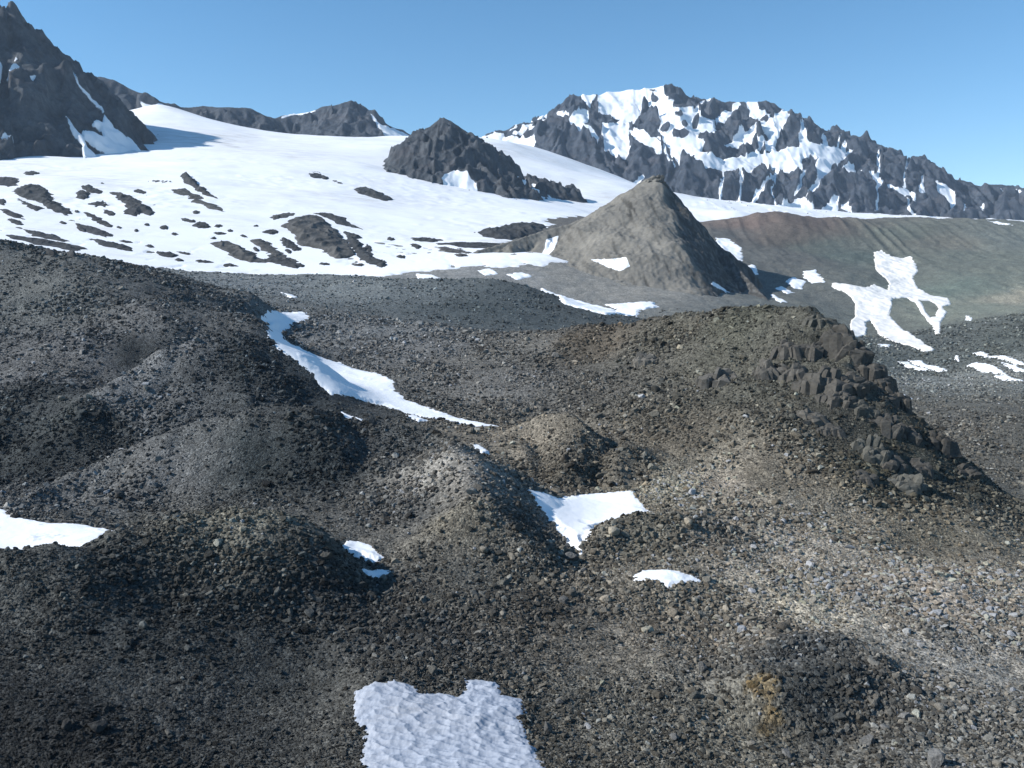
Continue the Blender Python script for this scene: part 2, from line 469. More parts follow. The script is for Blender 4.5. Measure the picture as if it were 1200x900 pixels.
def mountain_material(name, dark, light, strat=(0.02, 0.02, 0.02), ruddy=(0.115, 0.10, 0.10)):
    n = N(name)
    p = n.pos()
    a = n.noise(p, 0.012, 8, 0.65)
    b = n.noise(n.pos(strat), 1.0, 6, 0.7)
    col = n.mix(n.ramp(a, [(0.3, 0.0), (0.7, 1.0)]), dark, light)
    col = n.mix(n.math('MULTIPLY', n.ramp(b, [(0.5, 0.0), (0.7, 1.0)]), 0.5), col, ruddy)
    fine = n.noise(n.pos((1, 1, 0.45)), 0.07, 8, 0.72)
    col = n.mix(1.0, col, n.ramp(fine, [(0.35, 0.4), (0.65, 1.0)]), 'MULTIPLY')
    s = n.attr('snow')
    s = n.math('ADD', s, n.math('MULTIPLY', n.math('SUBTRACT', n.noise(p, 0.06, 6, 0.65), 0.5), 0.4))
    sf = n.ramp(s, [(0.46, 0.0), (0.54, 1.0)])
    col = n.mix(sf, col, (0.84, 0.86, 0.88))
    h = n.math('ADD', n.math('MULTIPLY', fine, 0.5), a)
    bs = n.t.nodes.new('ShaderNodeBump'); bs.inputs['Distance'].default_value = 11
    n.link(h, bs.inputs['Height']); n.link(n.math('SUBTRACT', 0.9, n.math('MULTIPLY', sf, 0.85)), bs.inputs['Strength'])
    return n.done(col, 0.9, bs.outputs[0], 0.2)


def hill_material(name):
    n = N(name)
    p = n.pos()
    tint = n.attr('tint', out='Vector')
    a = n.noise(p, 0.25, 7, 0.7); b = n.noise(p, 0.02, 5, 0.6)
    v = n.math('ADD', n.math('MULTIPLY', a, 0.9), n.math('MULTIPLY', b, 0.6))
    r = n.ramp(v, [(0.4, 0.5), (1.0, 1.0)])
    col = n.mix(1.0, tint, r, 'MULTIPLY')
    sn = n.math('ADD', n.attr('snow'), n.math('MULTIPLY', n.math('SUBTRACT', n.noise(p, 0.2, 5, 0.6), 0.5), 0.4))
    sf = n.ramp(sn, [(0.46, 0.0), (0.54, 1.0)])
    col = n.mix(sf, col, (0.84, 0.86, 0.88))
    return n.done(col, 0.95, n.bump(a, 0.6, 1.0), 0.15)


# ------------------------------------------------------------------ ground sheet
GA, GL = np.meshgrid(aa, LL)
GS = smooth_z(GA, GL)
GZ = GS + rough(GA, GL)
GY = np.exp(GL); GX = GA * GY


def _interp(F, a, L):
    return lookup(F, aa, LL, np.asarray(a, float), np.asarray(L, float))


def ground_z(x, y):
    x = np.asarray(x, float); y = np.asarray(y, float)
    return _interp(GZ, x / y, np.log(y))


GT = GZ / GY
HOR = np.maximum.accumulate(GT, 0)          # what hides what, for choosing which boulders matter


def hit(u, v, Dmin=50.0):
    """where the line of sight first meets the ground: (a, L)"""
    a, t = bear(u, v)
    Ls = np.linspace(math.log(Dmin), math.log(5000), 5000)
    tt = _interp(GT, np.full_like(Ls, float(a)), Ls)
    k = np.argmax(tt >= t)
    return float(a), float(Ls[k] if tt[k] >= t else Ls[-1])


# ground colour samples; lit flanks painted paler, shaded troughs and sides darker
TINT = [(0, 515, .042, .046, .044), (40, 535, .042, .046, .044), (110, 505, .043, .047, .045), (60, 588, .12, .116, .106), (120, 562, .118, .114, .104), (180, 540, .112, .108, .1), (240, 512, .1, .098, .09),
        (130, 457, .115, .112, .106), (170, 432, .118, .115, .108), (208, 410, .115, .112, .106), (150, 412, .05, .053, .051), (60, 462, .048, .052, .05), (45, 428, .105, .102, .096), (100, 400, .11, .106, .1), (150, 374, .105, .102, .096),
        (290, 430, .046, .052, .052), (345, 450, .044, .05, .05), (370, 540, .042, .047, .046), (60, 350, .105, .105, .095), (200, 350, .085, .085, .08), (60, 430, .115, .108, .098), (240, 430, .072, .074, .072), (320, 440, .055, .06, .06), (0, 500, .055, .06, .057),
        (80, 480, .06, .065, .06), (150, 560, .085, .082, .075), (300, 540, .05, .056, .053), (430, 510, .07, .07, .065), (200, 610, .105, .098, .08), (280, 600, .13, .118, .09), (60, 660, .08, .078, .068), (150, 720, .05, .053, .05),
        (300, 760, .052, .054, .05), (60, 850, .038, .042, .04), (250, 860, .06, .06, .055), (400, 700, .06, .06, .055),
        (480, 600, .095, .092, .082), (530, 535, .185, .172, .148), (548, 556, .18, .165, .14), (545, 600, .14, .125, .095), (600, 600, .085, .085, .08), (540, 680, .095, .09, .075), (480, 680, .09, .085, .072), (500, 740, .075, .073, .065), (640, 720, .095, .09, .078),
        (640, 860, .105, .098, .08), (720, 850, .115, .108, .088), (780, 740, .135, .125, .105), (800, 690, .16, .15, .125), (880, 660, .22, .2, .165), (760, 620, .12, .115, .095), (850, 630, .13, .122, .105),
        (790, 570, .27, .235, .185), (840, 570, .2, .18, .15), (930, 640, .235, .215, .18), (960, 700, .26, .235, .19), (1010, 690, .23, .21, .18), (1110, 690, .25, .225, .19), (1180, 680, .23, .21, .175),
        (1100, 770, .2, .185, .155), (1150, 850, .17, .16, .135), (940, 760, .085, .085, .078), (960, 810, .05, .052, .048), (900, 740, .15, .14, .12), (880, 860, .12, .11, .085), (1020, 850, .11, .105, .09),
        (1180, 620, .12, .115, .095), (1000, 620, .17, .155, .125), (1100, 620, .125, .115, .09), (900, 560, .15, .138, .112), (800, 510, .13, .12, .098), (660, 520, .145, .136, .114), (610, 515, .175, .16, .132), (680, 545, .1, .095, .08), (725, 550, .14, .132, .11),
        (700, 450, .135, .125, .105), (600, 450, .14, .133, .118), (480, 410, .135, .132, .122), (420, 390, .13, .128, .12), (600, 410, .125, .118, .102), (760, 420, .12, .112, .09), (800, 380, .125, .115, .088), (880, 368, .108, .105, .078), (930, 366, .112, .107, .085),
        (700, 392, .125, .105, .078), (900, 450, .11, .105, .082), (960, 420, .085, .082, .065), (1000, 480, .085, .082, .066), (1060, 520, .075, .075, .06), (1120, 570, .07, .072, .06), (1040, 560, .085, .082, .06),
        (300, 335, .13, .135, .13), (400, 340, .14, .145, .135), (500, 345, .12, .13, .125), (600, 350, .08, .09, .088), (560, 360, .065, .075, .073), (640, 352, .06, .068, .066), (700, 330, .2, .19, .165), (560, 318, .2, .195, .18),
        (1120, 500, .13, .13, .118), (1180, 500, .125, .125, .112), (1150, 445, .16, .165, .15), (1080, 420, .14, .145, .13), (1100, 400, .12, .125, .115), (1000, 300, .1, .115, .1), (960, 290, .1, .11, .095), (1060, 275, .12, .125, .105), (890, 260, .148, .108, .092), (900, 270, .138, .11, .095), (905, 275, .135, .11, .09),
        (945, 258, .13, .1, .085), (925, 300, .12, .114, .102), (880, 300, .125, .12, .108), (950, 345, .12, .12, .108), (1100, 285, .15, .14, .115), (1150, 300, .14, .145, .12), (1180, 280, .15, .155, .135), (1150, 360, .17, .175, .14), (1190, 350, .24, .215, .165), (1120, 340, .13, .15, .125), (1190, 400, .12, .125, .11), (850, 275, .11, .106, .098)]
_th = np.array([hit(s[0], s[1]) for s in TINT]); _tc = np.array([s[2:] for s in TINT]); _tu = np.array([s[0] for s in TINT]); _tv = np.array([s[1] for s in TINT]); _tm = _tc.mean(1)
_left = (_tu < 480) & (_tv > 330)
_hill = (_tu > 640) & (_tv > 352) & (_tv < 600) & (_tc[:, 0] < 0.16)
_gain = np.where(_left, 0.98 * np.sqrt(_tm / 0.068), 0.92 + 2.1 * _tm) * np.where(_hill, 0.74, 1.0) * np.where((_tu > 690) & (_tv > 555), 1.14, 1.0)  # contrast stretched at left to strengthen the painted light and shade
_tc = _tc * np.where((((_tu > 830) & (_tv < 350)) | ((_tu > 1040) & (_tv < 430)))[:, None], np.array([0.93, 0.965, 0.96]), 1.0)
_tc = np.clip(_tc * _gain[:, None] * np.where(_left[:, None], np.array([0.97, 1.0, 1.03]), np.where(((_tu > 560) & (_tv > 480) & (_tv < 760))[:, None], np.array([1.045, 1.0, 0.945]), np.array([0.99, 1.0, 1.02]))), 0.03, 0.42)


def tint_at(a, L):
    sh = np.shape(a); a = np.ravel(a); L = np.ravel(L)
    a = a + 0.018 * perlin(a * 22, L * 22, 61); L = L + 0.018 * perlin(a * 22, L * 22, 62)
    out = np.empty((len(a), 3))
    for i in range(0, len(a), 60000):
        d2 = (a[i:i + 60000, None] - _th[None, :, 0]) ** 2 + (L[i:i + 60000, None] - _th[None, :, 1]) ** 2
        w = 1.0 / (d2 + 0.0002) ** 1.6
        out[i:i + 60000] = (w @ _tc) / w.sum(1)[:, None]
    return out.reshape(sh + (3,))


# orange lichen on the small dark mound
LICHEN = [(892, 800, 2.3), (900, 812, 1.6), (905, 838, 1.5), (897, 858, 1.4)]
LICHEN = [(hit(u, v), r) for u, v, r in LICHEN]


def lichen_at(a, L):
    Y = np.exp(L); X = a * Y
    m = np.zeros(np.shape(a))
    for (la, lL), r in LICHEN:
        ly = math.exp(lL); lx = la * ly
        m = np.maximum(m, np.exp(-((X - lx) ** 2 + (Y - ly) ** 2) / (r * r)))
    return sstep(0.3, 0.75, m + 0.35 * fbm(X / 0.9, Y / 0.9, 3, 5))


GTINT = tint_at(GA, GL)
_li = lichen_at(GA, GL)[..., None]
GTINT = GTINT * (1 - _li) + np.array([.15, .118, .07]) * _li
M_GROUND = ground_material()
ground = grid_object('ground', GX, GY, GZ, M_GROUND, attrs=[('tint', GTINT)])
tag(ground, 'grey brown moraine ground of rubble mounds and hollows', 'ground', kind='structure')

bx = np.linspace(-9000, 9000, 29)
BX, BY = np.meshgrid(bx, bx)
base = grid_object('valley_ground', BX, BY, np.full_like(BX, -140.0), M_GROUND, attrs=[('tint', np.full(BX.shape + (3,), 0.12))])
tag(base, 'wide low ground lying beyond and beneath the moraine', 'ground', kind='structure')


# ------------------------------------------------------------------ snow lying on the ground
def seg_sd(px, py, poly):
    """signed distance to a closed outline, positive inside"""
    sh = px.shape; px = px.ravel(); py = py.ravel()
    d2 = np.full(len(px), 1e18); inside = np.zeros(len(px), bool)
    n = len(poly)
    for i in range(n):
        x0, y0 = poly[i]; x1, y1 = poly[(i + 1) % n]
        ex, ey = x1 - x0, y1 - y0
        t = np.clip(((px - x0) * ex + (py - y0) * ey) / (ex * ex + ey * ey + 1e-20), 0, 1)
        d2 = np.minimum(d2, (px - x0 - t * ex) ** 2 + (py - y0 - t * ey) ** 2)
        c = ((y0 > py) != (y1 > py))
        with np.errstate(divide='ignore', invalid='ignore'):
            xi = (x1 - x0) * (py - y0) / (y1 - y0) + x0
        inside ^= c & (px < xi)
    d = np.sqrt(d2)
    return np.where(inside, d, -d).reshape(sh)


SNOW_OUTLINES = []


def outline(pts):
    """outline points (u, v) seen on the ground, or (u, v, D) where a rise hides them"""
    out = []
    for p in pts:
        if len(p) == 3:
            a, _ = bear(p[0], p[1]); out.append((float(a), math.log(p[2])))
        else:
            out.append(hit(*p))
    return out


def px_of(X, Y, Z):
    """bearing of a point on the mountain, in the survey's own units"""
    yy = Y * CP - Z * SP; zz = Y * SP + Z * CP
    return 600 + 1000 * X / yy, 450 - 1000 * zz / yy


def snow_patch(name, pts, label, cat='snow patch', mat=None, thick=0.5, edge=0.004, da=0.0011, dl=None, group=None, cups=False, ripple=1.0, extra=None, kind=None, fill=1.0, holes=()):
    poly = outline(pts)
    pa = np.array(poly)
    mg = edge * 3
    lo = pa.min(0) - mg; hi = pa.max(0) + mg
    na = max(8, int((hi[0] - lo[0]) / da)); dl = dl or da * 1.5
    nl = max(8, int((hi[1] - lo[1]) / dl))
    nl = min(nl, 700); na = min(na, 900)
    A, L = np.meshgrid(np.linspace(lo[0], hi[0], na), np.linspace(lo[1], hi[1], nl))
    Y = np.exp(L); X = A * Y
    sd = seg_sd(A, L, poly)
    for hpts in holes: sd = np.minimum(sd, -seg_sd(A, L, outline(hpts)))
    sd = sd + edge * ((0.9 if hi[1] < 6.3 else 1.5) * fbm(A / (edge * 5), L / (edge * 5), 4, 71) + 0.5 * fbm(A / (edge * 1.6), L / (edge * 1.6), 3, 72))
    SNOW_OUTLINES.append((poly, lo, hi))
    base_ = smooth_z(A, L)
    g = base_ + rough(A, L)
    if name == SP_:
        base_ = np.where(Y > 560, g, base_)
        if hi[1] < math.log(560):
            f_ = base_ / Y
            for _ in range(3):
                for ax in (0, 1):
                    r_ = max(2, int(0.022 / (da if ax else dl) * fill)); n_ = f_.shape[ax]
                    cs = np.concatenate([np.zeros_like(np.take(f_, [0], ax)), np.cumsum(f_, ax)], ax)
                    i0 = np.clip(np.arange(n_) - r_, 0, n_); i1 = np.clip(np.arange(n_) + r_ + 1, 0, n_)
                    f_ = (np.take(cs, i1, ax) - np.take(cs, i0, ax)) / (i1 - i0).reshape((-1, 1) if ax == 0 else (1, -1))
            base_ = base_ + (np.maximum(base_, np.minimum(f_ * Y, base_ + 2.5)) - base_) * sstep(0.0, edge * 3.5, sd)
    prof = np.clip(sd / (edge * 1.5), -1.5, 1)
    thick = thick * (0.45 if name != SP_ else (0.3 if hi[1] < math.log(560) else 1.5))
    off = thick * np.where(prof > 0, np.maximum(prof, 0), prof * 1.6)
    Z = base_ + off + 0.04 * ripple * fbm(X / 2.5, Y / 2.5, 3, 81)
    deep = np.clip(prof, 0, 1)
    Z = np.where(prof > 0.0, np.maximum(Z, g - 0.08 * thick + off * 0.5 * deep), np.minimum(Z, g + off))
    if cups:
        wx = X + 0.4 * perlin(X / 2.2, Y / 2.2, 3); wy = Y + 0.3 * perlin(X / 2.0, Y / 1.4, 4)
        w1, w2 = worley(wx / 2.0, (wy + 0.2 * wx) / 0.85, 12)
        v1, v2 = worley(wx / 0.8, wy / 0.5, 14)
        Z = Z + deep * (0.46 * np.clip(w1, 0, 0.85) ** 1.7 + 0.04 * v1 ** 1.5 + 0.04 * fbm(X / 0.7, Y / 0.7, 3, 8))
    if extra is not None: Z = np.where((Y > 1250) & (deep > 0.5), np.maximum(Z + extra(X, Y, sd), g + 0.6), Z + extra(X, Y, sd))
    at_extra = []
    if name == 'snowfield':
        u_, v_ = px_of(X, Y, Z)
        dm = np.zeros(X.shape)
        for du, dv, ru, rv in ((250, 164, 85, 10), (330, 178, 90, 8), (100, 208, 90, 9), (420, 232, 120, 10), (560, 175, 60, 8), (700, 232, 60, 8)):
            dm = np.maximum(dm, np.exp(-((u_ - du) / ru) ** 2 - ((v_ - dv - 0.06 * (u_ - du)) / rv) ** 2) * (1.0 if du == 250 else 0.6))
        at_extra = [('dirt', dm)]
    o = grid_object(name, X, Y, Z, mat or M_SNOW, keep=sd > -edge * 1.2, attrs=at_extra)
    tag(o, label, cat, group, kind)
    return o


M_SNOW = snow_material('patch snow', 0.25, 3.0)
M_FIELD = snow_material('glacier snow', 0.7, 0.6, band=True)
M_SHADED = snow_material('shaded pitted snow', 0.5, 6.0, (0.34, 0.375, 0.435))  # grey blue base colour carries the shade of the slope and cups
M_DIRTY = snow_material('dusty snow', 0.4, 0.7, (0.80, 0.775, 0.73))

SP_ = 'snow_patch'
snow_patch(SP_, [(418, 812), (440, 802), (462, 796), (478, 800), (492, 812), (520, 814), (536, 815), (545, 808), (546, 796), (566, 797), (580, 803), (590, 815), (612, 818), (614, 835), (608, 842), (620, 868), (634, 892), (650, 930), (420, 935), (424, 890), (430, 860), (416, 840)],
           'large dimpled bluish snow patch at the bottom edge with rippled sun cups', cups=True, mat=M_SHADED, thick=0.45, edge=0.006, da=0.0009, dl=0.0011)
snow_patch(SP_, [(618, 576), (640, 578), (670, 580), (700, 577), (740, 576), (752, 588), (776, 602), (740, 606, 190), (705, 616, 184), (698, 628, 178), (680, 645, 168), (665, 642, 172), (650, 620, 181), (634, 596)],
           'bright white snow patch filling the hollow behind the cone shaped mound', thick=0.6, edge=0.005, fill=1.6)
snow_patch(SP_, [(-80, 580), (0, 597), (8, 600), (14, 606), (60, 613), (110, 617), (136, 622), (110, 632, 150), (60, 640, 143), (0, 645, 138), (-80, 650, 138)],
           'white tongue of snow lying between dark slopes at the left edge', thick=0.5, edge=0.005)
snow_patch(SP_, [(400, 640), (408, 633), (422, 636), (436, 640), (452, 654), (440, 660), (420, 655)], 'small ragged snow patch in the dark gully left of the cone shaped mound', thick=0.35, edge=0.004)
snow_patch(SP_, [(426, 669), (442, 667), (458, 669), (452, 675), (432, 676)], 'tiny sliver of snow just below the small ragged snow patch', thick=0.3, edge=0.003)
snow_patch(SP_, [(740, 674), (760, 668), (790, 668), (812, 674), (824, 682), (800, 684), (786, 688), (770, 681), (746, 680)], 'small thin snow patch on pale rubble right of the bright hollow', thick=0.35, edge=0.004)
snow_patch(SP_, [(306, 372), (318, 366), (340, 364), (358, 366), (366, 371), (358, 377), (342, 382), (330, 390), (334, 398), (352, 408), (372, 416), (400, 425), (440, 436), (462, 448), (464, 457), (476, 468), (500, 477), (540, 490), (586, 500), (560, 501), (520, 493), (480, 486), (450, 476), (420, 468), (388, 464), (378, 452), (352, 428), (336, 416), (320, 406), (314, 396)],
           'long winding strip of snow descending between the dark domes and the broad ridge', thick=0.7, edge=0.004, dl=0.002)
snow_patch(SP_, [(388, 484), (400, 482), (424, 491), (412, 492)], 'thin snow sliver on the dark bank beside the winding snow strip', thick=0.35, edge=0.002)
snow_patch(SP_, [(474, 486), (486, 487), (504, 494), (490, 495)], 'little snow remnant at the foot of the winding snow strip', thick=0.35, edge=0.002)
snow_patch(SP_, [(552, 520), (562, 521), (574, 530), (566, 533)], 'little snow scrap behind the top of the cone shaped mound', thick=0.35, edge=0.002)
snow_patch(SP_, [(328, 343), (336, 344), (350, 349), (340, 349)], 'short snow streak on the grey slope above the winding snow strip', thick=0.5, edge=0.0015)
# middle distance
snow_patch(SP_, [(634, 338), (660, 347), (690, 356), (720, 364), (740, 371), (710, 370), (660, 356)], 'narrow snow streak behind the smooth grey gravel hill', thick=0.8, edge=0.002)
snow_patch(SP_, [(708, 357), (740, 355), (766, 355), (772, 360), (750, 364), (735, 371), (722, 363)], 'flat snow patch at the foot of the pyramid shaped hill', thick=0.8, edge=0.002)
snow_patch(SP_, [(594, 322), (612, 319), (624, 324), (606, 328)], 'ragged snow scrap on gravel under the pyramid shaped hill', thick=0.5, edge=0.0012)
snow_patch(SP_, [(488, 321), (505, 322), (516, 326), (496, 327)], 'small snow scrap on gravel below the low rock bar', thick=0.5, edge=0.0012)
snow_patch(SP_, [(560, 317), (574, 315), (584, 321), (568, 323)], 'small snow scrap between gravel and the snowfield edge', thick=0.5, edge=0.0012)
# right valley
R_ = 'snow remnants in the right hand valley'
snow_patch(SP_, [(838, 279), (852, 279), (868, 290), (870, 306), (862, 303), (848, 296)], 'upper snow patch in the gap right of the pyramid shaped hill', thick=0.6, edge=0.002)
snow_patch(SP_, [(876, 311), (884, 311), (889, 322), (882, 323)], 'small round snow patch right of the pyramid shaped hill', thick=0.6, edge=0.0015)
snow_patch(SP_, [(908, 338), (914, 334), (930, 343), (922, 345)], 'leftmost of three snow spots under the reddish knoll', thick=0.6, edge=0.0015)
snow_patch(SP_, [(920, 330), (930, 325), (944, 330), (940, 339), (930, 338)], 'middle of three snow spots under the reddish knoll', thick=0.6, edge=0.0015)
snow_patch(SP_, [(941, 318), (956, 316), (966, 331), (952, 332), (942, 326)], 'right and tallest of three snow spots under the reddish knoll', thick=0.6, edge=0.0015)
snow_patch(SP_, [(902, 345), (908, 346), (922, 354), (915, 355)], 'thin snow streak at the right foot of the pyramid shaped hill', thick=0.6, edge=0.001)
snow_patch(SP_, [(1024, 296), (1032, 293), (1046, 301), (1068, 301), (1076, 318), (1070, 326), (1080, 340), (1090, 346), (1112, 350), (1114, 357), (1104, 360), (1110, 366), (1102, 378), (1102, 391), (1096, 392), (1092, 381), (1084, 372), (1074, 356), (1064, 349), (1046, 350), (1044, 364), (1042, 370), (1060, 388), (1082, 401), (1096, 411), (1084, 413), (1066, 405), (1050, 402), (1036, 396), (1020, 376), (1014, 378), (1016, 388), (1012, 394), (1000, 396), (996, 380), (1002, 372), (1002, 356), (992, 344), (974, 336), (976, 332), (1000, 335), (1014, 337), (1024, 333), (1040, 340), (1042, 332), (1026, 316)],
           'large branching dusty snow patch on the far wall of the valley', holes=[[(1077, 352), (1090, 353), (1100, 360), (1096, 371), (1090, 373), (1084, 364)]], mat=M_DIRTY, thick=0.7, edge=0.0009, da=0.0006, dl=0.0014)
for q, lab in (([(1052, 424), (1064, 424), (1092, 434), (1080, 435)], 'upper thin snow streak on the valley floor'), ([(1064, 422), (1080, 423), (1112, 435), (1098, 436)], 'longer thin snow streak on the valley floor'),
               ([(1028, 403), (1044, 404), (1042, 407), (1030, 406)], 'small snow dash left of the branching snow patch foot'), ([(1132, 429), (1146, 425), (1174, 434), (1182, 440), (1150, 436)], 'snow streak nearest the branching patch in the right edge cluster'),
               ([(1140, 414), (1150, 412), (1205, 428), (1190, 428)], 'topmost snow streak in the right edge cluster'), ([(1164, 441), (1180, 440), (1200, 447), (1180, 447)], 'lowest snow streak in the right edge cluster'),
               ([(1168, 424), (1190, 428), (1206, 436), (1190, 436)], 'snow streak between the others at the right edge'), ([(1132, 370), (1139, 372), (1138, 376), (1132, 375)], 'tiny round snow dot on the green grey valley wall'),
               ([(1048, 461), (1056, 461), (1070, 468), (1062, 469)], 'snow sliver peeping out behind the crag topped hill'), ([(1158, 259), (1170, 260), (1186, 264), (1172, 263)], 'thin snow line on the crest of the far valley wall'),
               ([(1120, 417), (1126, 417), (1124, 424), (1118, 423)], 'tiny snow spot between the valley floor streaks and the right edge cluster')):
    snow_patch(SP_, q, lab, thick=0.5, edge=0.0012, da=0.0006, dl=0.0012, group=R_)

# the snowfield: one wide sheet
FIELD = [(-400, 282, 900), (0, 290, 905), (60, 300, 905), (100, 305, 912), (150, 310, 915), (200, 314, 922), (260, 318, 930), (300, 321, 935), (360, 322, 945), (420, 321, 955), (450, 324, 950), (480, 318, 1000), (520, 318, 1010), (560, 312, 1050), (600, 312, 1060), (640, 312, 1090), (668, 306, 1130), (640, 297, 1190), (590, 290, 1330), (640, 255, 1700), (700, 250, 2000), (790, 250, 2250),
         (850, 256, 2350), (900, 262, 2450), (1000, 260, 3000), (1500, 262, 3300), (1500, 262, 4600), (300, 160, 4600), (-500, 160, 4600), (-600, 200, 2000)]


def field_extra(X, Y, sd):
    low = (1 - sstep(960, 1250, Y))
    n1 = 7 * fbm(X / 60, Y / 90, 5, 131)
    return 5.0 * fbm(X / 420, Y / 300, 3, 16) * sstep(1250, 1800, Y) - low * 3.2 * np.clip(fbm(X / 30 + Y / 150, Y / 80 - X / 200, 4, 131) - 0.52, 0, 1.0) ** 0.7 + 3.0 * fbm(X / 260, Y / 160, 4, 15) * sstep(1000, 1500, Y)


snow_patch('snowfield', FIELD, 'wide white snowfield of the glacier sloping down from the skyline', 'snowfield', M_FIELD, thick=2.6, edge=0.006, da=0.0022, dl=0.0032, kind='structure', extra=field_extra)


# ------------------------------------------------------------------ mountains
def ridge_points(pts): return [at(u, v, D) for u, v, D in pts]


def ridge_height(X, Y, line, s_front, s_back, jag=0.0, jscale=40.0, seed=0, s_right=None):
    """height of a ridge: its crest line, falling off on both sides"""
    best = np.full(X.shape, -1e9); dist = np.full(X.shape, 1e9); along = np.zeros(X.shape)
    acc = 0.0
    for (p, q) in zip(line[:-1], line[1:]):
        ex, ey = q[0] - p[0], q[1] - p[1]
        ln = math.hypot(ex, ey) + 1e-9
        t = np.clip(((X - p[0]) * ex + (Y - p[1]) * ey) / (ln * ln), 0, 1)
        dx = X - p[0] - t * ex; dy = Y - p[1] - t * ey
        d = np.hypot(dx, dy)
        zc = p[2] + t * (q[2] - p[2])
        if jag: zc = zc + jag * (ridged((acc + t * ln) / jscale, 0.37 + 0 * t, 3, seed) - 0.8)
        sl = np.where(dy < 0, s_front, s_back)
        if s_right is not None:
            wr = np.clip(1.6 * dx / (d + 4), 0, 1); sl = sl * (1 - wr) + s_right * wr
        z = zc - sl * d
        m = z > best
        best = np.where(m, z, best); dist = np.where(m, d, dist); along = np.where(m, acc + t * ln, along)
        acc += ln
    return best, dist, along


def snow_cover(X, Y, Z, polys, fuzz=3.0, seed=0, holes=()):
    u, v = px_of(X, Y, Z)
    uu = u + fuzz * fbm(X / 60, Z / 60, 3, 201 + seed); vv = v + fuzz * fbm(X / 60, Z / 60, 3, 211 + seed)
    s = np.full(X.shape, -9.0)
    for p in polys:
        p = np.array(p, float)
        lo = p.min(0) - 8; hi = p.max(0) + 8
        m = (uu > lo[0]) & (uu < hi[0]) & (vv > lo[1]) & (vv < hi[1])
        if m.any():
            s[m] = np.maximum(s[m], seg_sd(uu[m], vv[m], [tuple(k) for k in p]))
    for (hu, hv, rw, rh) in holes:
        d = (1 - np.hypot((uu - hu) / rw, (vv - hv) / rh)) * min(rw, rh)
        s = np.minimum(s, -d)
    return s


def strip(pts, w):
    p = np.array(pts, float); d = np.gradient(p, axis=0); nrm = np.stack([-d[:, 1], d[:, 0]], 1); nrm /= np.linalg.norm(nrm, axis=1)[:, None]
    return [tuple(k) for k in np.concatenate([p + nrm * w / 2, (p - nrm * w / 2)[::-1]])]


def mountain(name, label, ridges, mat, step, amp, nscale, bounds, polys=(), holes=(), fuzz=2.5, rockamp=0.0, rib=(0, 100, 500), sink=12, soft=10.0, seed=0, concave=0.0, warp=None, tints=None, jag=None, cat='mountain', facet=None):
    x0, x1, y0, y1 = bounds
    X, Y = np.meshgrid(np.arange(x0, x1, step), np.arange(y0, y1, step))
    wa, ws = warp or (amp * 0.7, nscale)
    wx = X + wa * fbm(X / ws, Y / ws, 4, 301 + seed); wy = Y + wa * fbm(X / ws, Y / ws, 4, 302 + seed)
    Z = np.full(X.shape, -1e9); S = np.zeros(X.shape); DD = np.zeros(X.shape)
    for k, (pts, sf, sb, *sr) in enumerate(ridges):
        sr = sr[0] if sr else None
        line = ridge_points(pts)
        j = jag[k] if jag else (0, 40)
        # the crest itself stays put, the flanks wander
        z, d, s = ridge_height(X, Y, line, sf, sb, j[0], j[1], seed + k, sr)
        z2, d2, s2 = ridge_height(wx, wy, line, sf, sb, j[0], j[1], seed + k, sr)
        w = sstep(5, amp * 2.5 + 10, d)
        z = z * (1 - w) + z2 * w
        if concave:
            z = z + concave * np.maximum(d - 45, 0) ** 2
        m = z > Z
        S = np.where(m, s + 1000 * k, S); DD = np.where(m, d, DD)
        Z = np.maximum(Z, z)
    fl = sstep(4, 60, DD)
    snow = snow_cover(X, Y, Z, polys, fuzz, seed, holes) if polys else np.full(X.shape, -9.0)
    rock = 1 - sstep(-1.5, 2.0, snow)
    if rib[0]:
        Z = Z + fl * rib[0] * (ridged(S / rib[1] + 0.5 * perlin(X / 150, Y / 150, seed), DD / rib[2], 4, seed + 5) - 0.75) * (0.06 + 0.94 * rock)
    nz = ridged(X / nscale, Y / nscale, 5, seed + 9) - 0.75
    Z = Z + (0.25 + 0.75 * fl) * amp * nz * 0.6 * (0.15 + 0.85 * rock) + fl * amp * 0.26 * (ridged(X / (nscale * .4), Y / (nscale * .6), 5, seed + 3, 0.6) - 0.8) * (0.05 + 0.95 * rock)
    Z = Z + rockamp * rock * fl
    gz = ground_z(X, Y)
    attrs = [('snow', np.clip(0.5 + snow * 0.22, 0, 1))]
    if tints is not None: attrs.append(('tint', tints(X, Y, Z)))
    o = grid_object(name, X, Y, Z, mat, keep=Z > gz - sink, attrs=attrs)
    tag(o, label, cat, kind='structure')
    return o


M_MASSIF = mountain_material('massif rock', (0.03, 0.043, 0.065), (0.105, 0.12, 0.145), (0.006, 0.006, 0.02))
M_PEAK = mountain_material('peak rock', (0.04, 0.05, 0.064), (0.135, 0.145, 0.155), (0.01, 0.01, 0.02))
M_RIDGE = mountain_material('far ridge rock', (0.045, 0.058, 0.078), (0.12, 0.132, 0.15), (0.004, 0.004, 0.02))

